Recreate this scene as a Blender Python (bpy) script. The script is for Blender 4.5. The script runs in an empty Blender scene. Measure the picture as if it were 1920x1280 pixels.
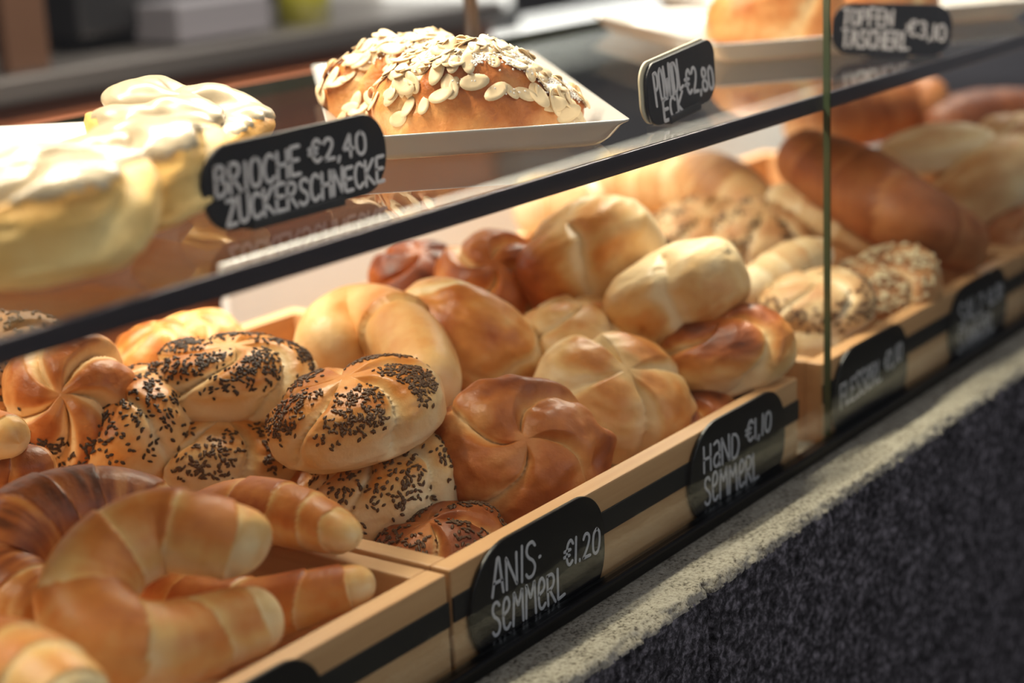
import bpy, math, random
import numpy as np
from mathutils import Matrix, Vector, Euler

sc = bpy.context.scene
COL = sc.collection

# ------------------------------------------------------------------ camera, world, lights, exposure
cam_data = bpy.data.cameras.new('camera')
cam = bpy.data.objects.new('camera', cam_data)
COL.objects.link(cam)
cam.location = (-0.70005, -0.56219, 0.36546)
cam.rotation_euler = (math.radians(74.8784), math.radians(2.7085), math.radians(-54.4239))
cam_data.lens = 63.94
cam_data.sensor_width = 36.0
cam_data.clip_start = 0.02
cam_data.clip_end = 50
cam_data.dof.use_dof = True
cam_data.dof.focus_distance = 1.07
cam_data.dof.aperture_fstop = 3.9
sc.camera = cam

world = bpy.data.worlds.new('shop_air')
sc.world = world
world.use_nodes = True
wb = world.node_tree.nodes['Background']
wb.inputs[0].default_value = (0.88, 0.85, 0.92, 1)
wb.inputs[1].default_value = 0.09

sc.view_settings.view_transform = 'Standard'
sc.view_settings.look = 'None'
sc.view_settings.gamma = 1.0
sc.view_settings.use_curve_mapping = False
sc.view_settings.exposure = 0.38


def area(name, loc, target, sx, sy, watts, color):
    l = bpy.data.lights.new(name, 'AREA')
    l.shape = 'RECTANGLE'
    l.size = sx
    l.size_y = sy
    l.energy = watts
    l.color = color
    o = bpy.data.objects.new(name, l)
    COL.objects.link(o)
    o.location = loc
    d = Vector(target) - Vector(loc)
    o.rotation_euler = d.to_track_quat('-Z', 'Y').to_euler()
    return o


# strip lamp under the canopy of the display case, along the counter
area('case_strip_light', (0.55, 0.64, 1.20), (0.55, 0.26, 0.0), 3.0, 0.045, 79.0, (1.0, 0.86, 0.70))
# strip lamp at the back of the lower level, just under the shelf
area('case_rear_light', (0.75, 0.465, 0.168), (0.75, 0.475, 0.0), 1.7, 0.02, 1.5, (1.0, 0.92, 0.82))
# unseen fill lamp behind the case, added to brighten the back counter
area('shop_fill_light', (1.6, 0.80, 1.5), (1.6, 1.75, 0.9), 2.4, 0.4, 45.0, (1.0, 0.93, 0.86))
# second added fill lamp, brightens the steel cabinet farther along
area('shop_fill_light', (3.6, 0.9, 1.9), (3.6, 2.0, 1.1), 2.0, 0.5, 110.0, (1.0, 0.96, 0.92))
# cool fill lamp added on the customer side, brightens the tray fronts
area('front_fill_light', (0.4, -2.6, 1.3), (0.3, 0.0, -0.1), 3.0, 1.8, 16.0, (0.88, 0.90, 1.0))


# ------------------------------------------------------------------ helpers
def srgb(h):
    h = h.lstrip('#')
    out = []
    for i in (0, 2, 4):
        c = int(h[i:i + 2], 16) / 255
        out.append(c / 12.92 if c <= 0.04045 else ((c + 0.055) / 1.055) ** 2.4)
    return tuple(out) + (1.0,)


def sstep(a, b, x):
    t = np.clip((x - a) / (b - a), 0, 1)
    return t * t * (3 - 2 * t)


def vnoise(P, scale, seed=0):
    """smooth value noise in -1..1 at the points P"""
    rs = np.random.RandomState(seed)
    tab = rs.rand(4096)
    Q = np.asarray(P) * scale + 101.3
    I = np.floor(Q).astype(np.int64)
    F = Q - I
    F = F * F * (3 - 2 * F)
    out = np.zeros(len(Q))
    for dx in (0, 1):
        for dy in (0, 1):
            for dz in (0, 1):
                h = ((I[:, 0] + dx) * 73856093) ^ ((I[:, 1] + dy) * 19349663) ^ ((I[:, 2] + dz) * 83492791)
                w = (F[:, 0] if dx else 1 - F[:, 0]) * (F[:, 1] if dy else 1 - F[:, 1]) * (F[:, 2] if dz else 1 - F[:, 2])
                out += w * tab[(h ^ (h >> 13)) & 4095]
    return out * 2 - 1


def fbm(P, scale, seed=0, oct=3):
    return sum(vnoise(P, scale * 2 ** i, seed + i) * 0.5 ** i for i in range(oct))


def grid_faces(nu, nv, wrap):
    i = np.arange(nu - 1)[:, None]
    j = np.arange(nv if wrap else nv - 1)[None, :]
    a = i * nv + j
    b = i * nv + (j + 1) % nv
    c = (i + 1) * nv + (j + 1) % nv
    d = (i + 1) * nv + j
    return np.stack([a + 0 * b, b + 0 * a, c, d], -1).reshape(-1, 4)


def mesh_np(name, V, quads, extra=(), attrs=None, smooth=True):
    """numpy vertices, an array of quads and a list of further polygons -> mesh"""
    me = bpy.data.meshes.new(name)
    V = np.asarray(V, dtype=np.float32)
    quads = np.asarray(quads, dtype=np.int32).reshape(-1, 4)
    loops = [quads.reshape(-1)] + [np.array(e, dtype=np.int32) for e in extra]
    sizes = [4] * len(quads) + [len(e) for e in extra]
    lv = np.concatenate(loops)
    starts = np.concatenate([[0], np.cumsum(sizes)[:-1]]).astype(np.int32)
    me.vertices.add(len(V))
    me.vertices.foreach_set('co', V.reshape(-1))
    me.loops.add(len(lv))
    me.loops.foreach_set('vertex_index', lv.astype(np.int32))
    me.polygons.add(len(sizes))
    me.polygons.foreach_set('loop_start', starts)
    me.polygons.foreach_set('use_smooth', np.full(len(sizes), smooth, dtype=bool))
    me.update(calc_edges=True)
    me.validate()
    for k, a in (attrs or {}).items():
        at = me.attributes.new(k, 'FLOAT', 'POINT')
        at.data.foreach_set('value', np.asarray(a, dtype=np.float32))
    return me


def link(name, me, mat, parent=None):
    o = bpy.data.objects.new(name, me)
    COL.objects.link(o)
    if mat is not None:
        me.materials.append(mat)
    if parent is not None:
        o.parent = parent
    return o


def tag(o, label, cat, group=None):
    o['label'] = label
    o['category'] = cat
    if group:
        o['group'] = group
    return o


def empty(name, loc=(0, 0, 0), rz=0.0):
    o = bpy.data.objects.new(name, None)
    COL.objects.link(o)
    o.location = loc
    o.rotation_euler = (0, 0, rz)
    o.empty_display_size = 0.02
    return o


def box_mesh(name, x0, x1, y0, y1, z0, z1, bevel=0.0, seg=2):
    import bmesh
    bm = bmesh.new()
    bmesh.ops.create_cube(bm, size=1.0)
    for v in bm.verts:
        v.co = ((x0 + x1) / 2 + v.co.x * (x1 - x0), (y0 + y1) / 2 + v.co.y * (y1 - y0), (z0 + z1) / 2 + v.co.z * (z1 - z0))
    if bevel > 0:
        bmesh.ops.bevel(bm, geom=list(bm.edges), offset=bevel, segments=seg, affect='EDGES', profile=0.5)
    me = bpy.data.meshes.new(name)
    bm.to_mesh(me)
    bm.free()
    for p in me.polygons:
        p.use_smooth = False
    return me


def box(name, x0, x1, y0, y1, z0, z1, mat, parent=None, bevel=0.0, seg=2):
    return link(name, box_mesh(name, x0, x1, y0, y1, z0, z1, bevel, seg), mat, parent)


# ------------------------------------------------------------------ materials
def new_mat(name):
    m = bpy.data.materials.new(name)
    m.use_nodes = True
    nt = m.node_tree
    return m, nt, nt.nodes['Principled BSDF']


def plain(name, hexc, rough=0.5, metal=0.0, spec=0.5, coat=0.0):
    m, nt, p = new_mat(name)
    p.inputs['Base Color'].default_value = srgb(hexc)
    p.inputs['Roughness'].default_value = rough
    p.inputs['Metallic'].default_value = metal
    p.inputs['Specular IOR Level'].default_value = spec
    p.inputs['Coat Weight'].default_value = coat
    return m


def crust(name, stops, rough=0.45, nscale=45.0, namp=0.22, bump=0.25, bscale=260.0, spec=0.4, streak=0.0, coat=0.0):
    """bread crust: baked colour from the 'bake' attribute plus noise"""
    m, nt, p = new_mat(name)
    N, L = nt.nodes, nt.links
    at = N.new('ShaderNodeAttribute')
    at.attribute_name = 'bake'
    tc = N.new('ShaderNodeTexCoord')
    no = N.new('ShaderNodeTexNoise')
    no.inputs['Scale'].default_value = nscale
    no.inputs['Detail'].default_value = 5
    no.inputs['Roughness'].default_value = 0.6
    L.new(tc.outputs['Object'], no.inputs['Vector'])
    mr = N.new('ShaderNodeMath')
    mr.operation = 'MULTIPLY_ADD'
    L.new(no.outputs['Fac'], mr.inputs[0])
    mr.inputs[1].default_value = namp * 2
    mr.inputs[2].default_value = -namp
    ad = N.new('ShaderNodeMath')
    ad.operation = 'ADD'
    L.new(at.outputs['Fac'], ad.inputs[0])
    L.new(mr.outputs[0], ad.inputs[1])
    last = ad
    if streak > 0:
        st = N.new('ShaderNodeAttribute')
        st.attribute_name = 'streak'
        m2 = N.new('ShaderNodeMath')
        m2.operation = 'MULTIPLY_ADD'
        L.new(st.outputs['Fac'], m2.inputs[0])
        m2.inputs[1].default_value = streak
        L.new(last.outputs[0], m2.inputs[2])
        last = m2
    cr = N.new('ShaderNodeValToRGB')
    el = cr.color_ramp.elements
    while len(el) < len(stops):
        el.new(0.5)
    for e, (pos, hx) in zip(el, stops):
        e.position = pos
        e.color = srgb(hx)
    L.new(last.outputs[0], cr.inputs[0])
    L.new(cr.outputs[0], p.inputs['Base Color'])
    p.inputs['Roughness'].default_value = rough
    p.inputs['Specular IOR Level'].default_value = spec
    p.inputs['Coat Weight'].default_value = coat
    p.inputs['Coat Roughness'].default_value = 0.3
    n2 = N.new('ShaderNodeTexNoise')
    n2.inputs['Scale'].default_value = bscale
    n2.inputs['Detail'].default_value = 4
    L.new(tc.outputs['Object'], n2.inputs['Vector'])
    bp = N.new('ShaderNodeBump')
    bp.inputs['Strength'].default_value = bump
    bp.inputs['Distance'].default_value = 0.002
    L.new(n2.outputs['Fac'], bp.inputs['Height'])
    L.new(bp.outputs[0], p.inputs['Normal'])
    return m


M = {}
M['semmel'] = crust('semmel_crust', [(0.0, '#f1d6a8'), (0.28, '#e6b87a'), (0.52, '#d48b45'), (0.76, '#aa5a25'), (1.0, '#6c3013')], rough=0.42)
M['anis'] = crust('anise_roll_crust', [(0.0, '#f2d9ad'), (0.25, '#ebc084'), (0.5, '#de954a'), (0.75, '#bd6829'), (1.0, '#7a3b15')], rough=0.38)
M['kaiser'] = crust('kaiser_crust', [(0.0, '#efcb97'), (0.28, '#d8985a'), (0.52, '#b96a31'), (0.78, '#8a431d'), (1.0, '#562716')], rough=0.42, namp=0.32, nscale=32)
M['pale'] = crust('pale_crust', [(0.0, '#f3e6c6'), (0.4, '#e2c596'), (0.7, '#c79460'), (1.0, '#8c5226')], rough=0.5)
M['kipferl'] = crust('croissant_crust', [(0.0, '#f3dcac'), (0.25, '#e8b873'), (0.5, '#d5843d'), (0.75, '#b15a22'), (1.0, '#7c3a15')], rough=0.44, nscale=34, namp=0.22, bump=0.35, bscale=130, coat=0.0, streak=0.08)
M['kipferl_dark'] = crust('dark_croissant_crust', [(0.0, '#e6bd84'), (0.25, '#cd8a49'), (0.5, '#ae6430'), (0.75, '#8a4820'), (1.0, '#5c2c12')], rough=0.4, nscale=38, namp=0.2, bump=0.4, bscale=150, coat=0.0, streak=0.45)
M['loaf'] = crust('dark_loaf_crust', [(0.0, '#e4bf94'), (0.3, '#bd7d4c'), (0.6, '#96552b'), (1.0, '#5c2d17')], rough=0.5)
M['seeded'] = crust('seeded_crust', [(0.0, '#efdfc0'), (0.3, '#d8b889'), (0.6, '#b98555'), (1.0, '#6c4426')], rough=0.5)
M['brioche'] = crust('brioche_crust', [(0.0, '#f0d492'), (0.4, '#e4b868'), (0.7, '#cf9445'), (1.0, '#a5642a')], rough=0.5, nscale=60)
M['pastry'] = crust('almond_pastry_crust', [(0.0, '#efc489'), (0.3, '#dd9c5a'), (0.6, '#c47434'), (0.85, '#9c5220'), (1.0, '#5c2c12')], rough=0.42, nscale=55, namp=0.42, bump=0.5, bscale=320)
M['seed'] = plain('anise_seed', '#64462c', 0.5)
M['seed_dark'] = plain('dark_seed', '#463120', 0.55)
M['sesame'] = plain('pale_seed', '#d9c9a4', 0.5)
M['salt'] = plain('coarse_salt', '#f2efe8', 0.25)
M['almond'] = plain('almond_flake', '#f0d6aa', 0.5)
M['sugar'] = plain('powdered_sugar', '#fbf4ea', 0.8)
M['porcelain'] = plain('white_porcelain', '#c4c1bb', 0.22, spec=0.5, coat=0.3)
M['board'] = plain('black_tag_board', '#0c0c0e', 0.38, spec=0.3)
M['board_edge'] = plain('tag_holder_black', '#0c0c0d', 0.4)
M['tag_back'] = plain('pale_tag_back', '#c9bea2', 0.5)
M['chalk'] = plain('chalk_ink', '#cbc7c9', 0.8)
M['black'] = plain('black_strip', '#0b0b0c', 0.5)
M['rail'] = plain('black_rail', '#070708', 0.33, spec=0.3)
M['steel'] = plain('brushed_steel', '#77716e', 0.38, metal=0.9)
M['dark_machine'] = plain('dark_machine', '#0b0a0c', 0.4)
M['grey_machine'] = plain('grey_machine', '#5a575c', 0.45)
M['brown_front'] = plain('brown_veneer', '#7c4527', 0.45)
M['brown_post'] = plain('brown_post', '#3f2511', 0.5)
M['white_panel'] = plain('white_case_panel', '#f6f5f3', 0.5)
M['grey_panel'] = plain('grey_panel', '#cfd0d0', 0.5)
M['case_floor'] = plain('case_floor', '#8c8984', 0.4)
M['shop_floor'] = plain('shop_floor', '#3b3734', 0.6)
M['shop_wall'] = plain('shop_wall', '#2a2728', 0.8)
M['jar'] = plain('yellow_green_jar', '#7a771e', 0.3)

m, nt, p = new_mat('icing')
p.inputs['Base Color'].default_value = srgb('#c2b193')
p.inputs['Roughness'].default_value = 0.3
p.inputs['Specular IOR Level'].default_value = 0.45
p.inputs['Coat Weight'].default_value = 0.15
p.inputs['Coat Roughness'].default_value = 0.08
M['icing'] = m


def wood(name, axis, light='#dcb07f', dark='#bd8c5b'):
    m, nt, p = new_mat(name)
    N, L = nt.nodes, nt.links
    tc = N.new('ShaderNodeTexCoord')
    mp = N.new('ShaderNodeMapping')
    sc_ = [120.0, 120.0, 120.0]
    sc_[axis] = 5.0
    mp.inputs['Scale'].default_value = sc_
    L.new(tc.outputs['Object'], mp.inputs['Vector'])
    n1 = N.new('ShaderNodeTexNoise')
    n1.inputs['Scale'].default_value = 1.0
    n1.inputs['Detail'].default_value = 6
    n1.inputs['Roughness'].default_value = 0.65
    L.new(mp.outputs[0], n1.inputs['Vector'])
    n2 = N.new('ShaderNodeTexNoise')
    n2.inputs['Scale'].default_value = 4.5
    n2.inputs['Detail'].default_value = 3
    mp2 = N.new('ShaderNodeMapping')
    s2 = [22.0, 22.0, 22.0]
    s2[axis] = 2.0
    mp2.inputs['Scale'].default_value = s2
    L.new(tc.outputs['Object'], mp2.inputs['Vector'])
    L.new(mp2.outputs[0], n2.inputs['Vector'])
    n2.inputs['Scale'].default_value = 1.0
    mx = N.new('ShaderNodeMath')
    mx.operation = 'ADD'
    L.new(n1.outputs['Fac'], mx.inputs[0])
    L.new(n2.outputs['Fac'], mx.inputs[1])
    cr = N.new('ShaderNodeValToRGB')
    cr.color_ramp.elements[0].position = 0.3
    cr.color_ramp.elements[0].color = srgb(dark)
    cr.color_ramp.elements[1].position = 0.7
    cr.color_ramp.elements[1].color = srgb(light)
    hv = N.new('ShaderNodeMath')
    hv.operation = 'MULTIPLY'
    hv.inputs[1].default_value = 0.5
    L.new(mx.outputs[0], hv.inputs[0])
    L.new(hv.outputs[0], cr.inputs[0])
    L.new(cr.outputs[0], p.inputs['Base Color'])
    p.inputs['Roughness'].default_value = 0.5
    bp = N.new('ShaderNodeBump')
    bp.inputs['Strength'].default_value = 0.12
    bp.inputs['Distance'].default_value = 0.001
    L.new(n1.outputs['Fac'], bp.inputs['Height'])
    L.new(bp.outputs[0], p.inputs['Normal'])
    return m


M['wood_x'] = wood('beech_along_counter', 0)
M['wood_y'] = wood('beech_across_counter', 1)


def glass(name, tint=(0.97, 0.99, 0.98, 1)):
    """clear pane: see-through with Fresnel mirror reflections"""
    m = bpy.data.materials.new(name)
    m.use_nodes = True
    nt = m.node_tree
    N, L = nt.nodes, nt.links
    N.remove(N['Principled BSDF'])
    out = N['Material Output']
    tr = N.new('ShaderNodeBsdfTransparent')
    tr.inputs[0].default_value = tint
    gl = N.new('ShaderNodeBsdfGlossy')
    gl.inputs['Roughness'].default_value = 0.0
    fr = N.new('ShaderNodeFresnel')
    ge = N.new('ShaderNodeNewGeometry')
    io = N.new('ShaderNodeMapRange')            # same reflectance on both faces of the sheet
    io.inputs['To Min'].default_value = 1.5
    io.inputs['To Max'].default_value = 1 / 1.5
    L.new(ge.outputs['Backfacing'], io.inputs['Value'])
    L.new(io.outputs[0], fr.inputs['IOR'])
    mx = N.new('ShaderNodeMixShader')
    L.new(fr.outputs[0], mx.inputs[0])
    L.new(tr.outputs[0], mx.inputs[1])
    L.new(gl.outputs[0], mx.inputs[2])
    L.new(mx.outputs[0], out.inputs['Surface'])
    return m


M['glass'] = glass('clear_glass')
M['glass_edge'] = plain('glass_edge_dark', '#14201c', 0.12, spec=0.7)
M['glass_edge_green'] = plain('glass_edge_green', '#445039', 0.15, spec=0.7)
M['shelf_edge'] = plain('shelf_edge_trim', '#4c484e', 0.28, metal=0.5)


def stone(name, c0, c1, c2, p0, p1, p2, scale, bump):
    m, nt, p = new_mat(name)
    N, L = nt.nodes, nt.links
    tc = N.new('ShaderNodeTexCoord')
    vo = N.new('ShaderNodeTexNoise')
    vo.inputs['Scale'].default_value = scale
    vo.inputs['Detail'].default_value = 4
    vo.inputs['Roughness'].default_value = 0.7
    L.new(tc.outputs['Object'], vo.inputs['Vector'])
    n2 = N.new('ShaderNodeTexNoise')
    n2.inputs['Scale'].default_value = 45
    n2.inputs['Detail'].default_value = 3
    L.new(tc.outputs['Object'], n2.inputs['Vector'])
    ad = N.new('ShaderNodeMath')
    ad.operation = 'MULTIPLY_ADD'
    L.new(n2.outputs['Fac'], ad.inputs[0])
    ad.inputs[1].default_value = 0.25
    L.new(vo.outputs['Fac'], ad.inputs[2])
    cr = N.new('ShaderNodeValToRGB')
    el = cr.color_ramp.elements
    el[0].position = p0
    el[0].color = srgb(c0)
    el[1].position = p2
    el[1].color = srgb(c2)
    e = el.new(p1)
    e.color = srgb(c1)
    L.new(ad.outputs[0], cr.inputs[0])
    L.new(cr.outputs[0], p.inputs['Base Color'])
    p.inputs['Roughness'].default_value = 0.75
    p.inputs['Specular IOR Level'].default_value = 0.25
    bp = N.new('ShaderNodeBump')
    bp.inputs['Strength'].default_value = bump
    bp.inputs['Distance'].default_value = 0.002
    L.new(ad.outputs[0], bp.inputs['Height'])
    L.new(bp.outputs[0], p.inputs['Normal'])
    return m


M['stone_top'] = stone('lit_granite_top', '#51493d', '#999280', '#b5ae9c', 0.47, 0.57, 0.74, 420, 0.4)  # lighter copy of the granite, lit top put into the colour
M['stone_face'] = stone('shaded_granite_face', '#1c1a1b', '#454244', '#8f898d', 0.48, 0.63, 0.82, 170, 1.0)  # darker copy, shade of the unlit rough front put into the colour

YAW = math.radians(-54.4)


def orient(o, loc, rot, base=YAW):
    o.matrix_world = Matrix.Translation(Vector(loc)) @ Matrix.Rotation(base, 4, 'Z') @ Euler([math.radians(a) for a in rot], 'XYZ').to_matrix().to_4x4()


# ------------------------------------------------------------------ bread builders
def roll_geo(a, b, h1, h2, N=5, phase=-90, tw=0.10, D=0.16, G=0.10, seed=0, dents=(), ex=0.8, bake=(0.3, 0.4), rim=1.5, nth=84, nph=144, lump=0.05, crest=0.3, pale=0.45, gw=0.055, bdir=None):
    """a folded bun; returns vertices, faces, attributes, petal coordinates and normals"""
    th = np.linspace(0.015, math.pi - 0.02, nth)
    ph = np.arange(nph) / nph * 2 * math.pi
    T, F = np.meshgrid(th, ph, indexing='ij')
    T, F = T.ravel(), F.ravel()
    s, c = np.sin(T), np.cos(T)
    sx = np.sign(np.cos(F)) * np.abs(np.cos(F)) ** 0.92
    sy = np.sign(np.sin(F)) * np.abs(np.sin(F)) ** 0.92
    z = np.where(c > 0, h1 * np.abs(c) ** 0.92, -h2 * np.abs(c) ** 0.5)
    V = np.stack([a * s ** ex * sx, b * s ** ex * sy, z], 1)
    R = (a + b) / 2
    U = np.stack([s * np.cos(F), s * np.sin(F), c], 1)
    size = np.linalg.norm(V, axis=1)
    q = ((F - math.radians(phase)) / (2 * math.pi) * N + 0.5 + tw * N * (T - 0.8) + 0.05 * vnoise(U, 2.2, seed + 5)) % 1.0
    env = sstep(0.02, 0.24, T) * (1 - sstep(rim, rim + 0.55, T))
    prof = sstep(0.0, 0.2, q) * (1 - 0.5 * sstep(0.5, 1.0, q))
    dq = np.minimum(q, 1 - q)
    groove = np.exp(-(dq / gw) ** 2)
    disp = D * (prof - 0.7) * env - G * groove * env
    disp = disp + lump * fbm(U, 1.6, seed, 3) + 0.012 * vnoise(U, 7.0, seed + 9)
    dentmask = np.zeros(len(V))
    for (dx, dy, dz, w, dep) in dents:
        d = np.array([dx, dy, dz], float)
        d /= np.linalg.norm(d)
        g = np.exp(-((1 - U @ d) / (1 - math.cos(w))))
        disp = disp - dep * g
        dentmask += g * np.sign(dep)
    scale = 1 + disp * (R / np.maximum(size, 1e-4)) * 0.85
    V = V * np.clip(scale, 0.3, 2)[:, None]
    up = U[:, 2]
    bk = bake[0] + bake[1] * sstep(-0.1, 1.0, up) + crest * (prof - 0.55) * env - pale * groove * env
    bk = bk + 0.16 * fbm(U, 2.6, seed + 3, 3) + 0.18 * sstep(-0.75, -0.98, up) - 0.10 * sstep(0.1, -0.5, up) * sstep(-0.95, -0.6, up)
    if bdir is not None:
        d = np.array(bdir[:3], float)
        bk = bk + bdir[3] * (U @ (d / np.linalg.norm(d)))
    bk = np.clip(bk, 0.0, 1.0)
    Fq = grid_faces(nth, nph, True)[:, ::-1]
    caps = [list(range(nph)), list(range((nth - 1) * nph, nth * nph))[::-1]]
    return dict(V=V, quads=Fq, caps=caps, bake=bk, q=q, T=T, F=F, nth=nth, nph=nph, U=U)


def vnormals(V, quads):
    n = np.cross(V[quads[:, 2]] - V[quads[:, 0]], V[quads[:, 3]] - V[quads[:, 1]])
    out = np.zeros_like(V)
    for k in range(4):
        np.add.at(out, quads[:, k], n)
    return out / np.maximum(np.linalg.norm(out, axis=1), 1e-12)[:, None]


def seeds_mesh(name, V, quads, weight, n, length, width, seed, lift=0.25, thick=0.6):
    """n little spindle seeds strewn on the faces by weight"""
    rs = np.random.RandomState(seed)
    fa = V[quads].mean(1)
    nv = np.cross(V[quads[:, 2]] - V[quads[:, 0]], V[quads[:, 3]] - V[quads[:, 1]])
    ar = np.linalg.norm(nv, axis=1)
    nv = nv / np.maximum(ar, 1e-12)[:, None]
    w = weight[quads].mean(1) * ar
    w = w / w.sum()
    idx = rs.choice(len(quads), n, p=w)
    uu, vv = rs.rand(n), rs.rand(n)
    A, B, C_, D_ = (V[quads[idx, k]] for k in range(4))
    P = (A * (1 - uu)[:, None] + B * uu[:, None]) * (1 - vv)[:, None] + (D_ * (1 - uu)[:, None] + C_ * uu[:, None]) * vv[:, None]
    Nn = nv[idx]
    t = rs.normal(size=(n, 3))
    t -= (t * Nn).sum(1)[:, None] * Nn
    t /= np.linalg.norm(t, axis=1)[:, None]
    t = t + Nn * rs.normal(0, 0.22, n)[:, None]
    t /= np.linalg.norm(t, axis=1)[:, None]
    bn = np.cross(Nn, t)
    bn /= np.linalg.norm(bn, axis=1)[:, None]
    n3 = np.cross(t, bn)
    L = length * rs.uniform(0.75, 1.15, n)
    Wd = width * rs.uniform(0.8, 1.2, n)
    P = P + Nn * (Wd * lift)[:, None]
    prof = [(-0.5, 0.0), (-0.36, 0.55), (-0.05, 1.0), (0.28, 0.72), (0.5, 0.05)]
    rings, m = [], 6
    for (s_, r_) in prof:
        for k in range(m):
            an = 2 * math.pi * k / m
            rings.append(P + t * (L * s_)[:, None] + bn * (Wd * 0.5 * r_ * math.cos(an))[:, None] + n3 * (Wd * 0.5 * thick * r_ * math.sin(an))[:, None])
    VV = np.stack(rings, 1).reshape(-1, 3)
    base = grid_faces(len(prof), m, True)
    Q = (base[None] + (np.arange(n) * len(prof) * m)[:, None, None]).reshape(-1, 4)
    return mesh_np(name, VV, Q)


def make_roll(name, label, cat, group, mat, loc, rot, geo, seeds=None):
    me = mesh_np(name, geo['V'], geo['quads'], geo['caps'], {'bake': geo['bake']})
    o = link(name, me, mat)
    tag(o, label, cat, group)
    orient(o, loc, rot)
    if seeds:
        q, T = geo['q'], geo['T']
        lo, hi = seeds.get('theta', (0.22, 1.35))
        qa, qb = seeds.get('q', (0.22, 0.82))
        w = sstep(qa - 0.06, qa + 0.10, q) * (1 - sstep(qb - 0.12, qb + 0.06, q)) * sstep(lo - 0.1, lo + 0.12, T) * (1 - sstep(hi - 0.3, hi + 0.12, T))
        if 'dir' in seeds:
            dv = np.array(seeds['dir'], float)
            w = w * sstep(0.15, 0.55, geo['U'] @ (dv / np.linalg.norm(dv)))
        w = w * np.clip(0.85 + 0.7 * fbm(geo['U'], 3.5, seeds.get('seed', 1), 2), 0.05, 2) + seeds.get('stray', 0.0) * sstep(0.2, 0.5, T) * (1 - sstep(1.5, 1.8, T))
        s = link('seeds', seeds_mesh('seeds', geo['V'], geo['quads'], w + 1e-9, seeds['n'], seeds.get('len', 0.0046), seeds.get('wid', 0.0023), seeds.get('seed', 1)), seeds.get('mat', M['seed']), o)
        s['kind'] = 'stuff'
        s['label'] = seeds.get('label', 'brown anise seeds')
    return o


def catmull(P, n):
    P = np.asarray(P, float)
    P = np.vstack([2 * P[0] - P[1], P, 2 * P[-1] - P[-2]])
    k = len(P) - 3
    out = []
    for t in np.linspace(0, k, n):
        i = min(int(t), k - 1)
        u = t - i
        p0, p1, p2, p3 = P[i], P[i + 1], P[i + 2], P[i + 3]
        out.append(0.5 * ((2 * p1) + (-p0 + p2) * u + (2 * p0 - 5 * p1 + 4 * p2 - p3) * u ** 2 + (-p0 + 3 * p1 - 3 * p2 + p3) * u ** 3))
    return np.array(out)


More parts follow.
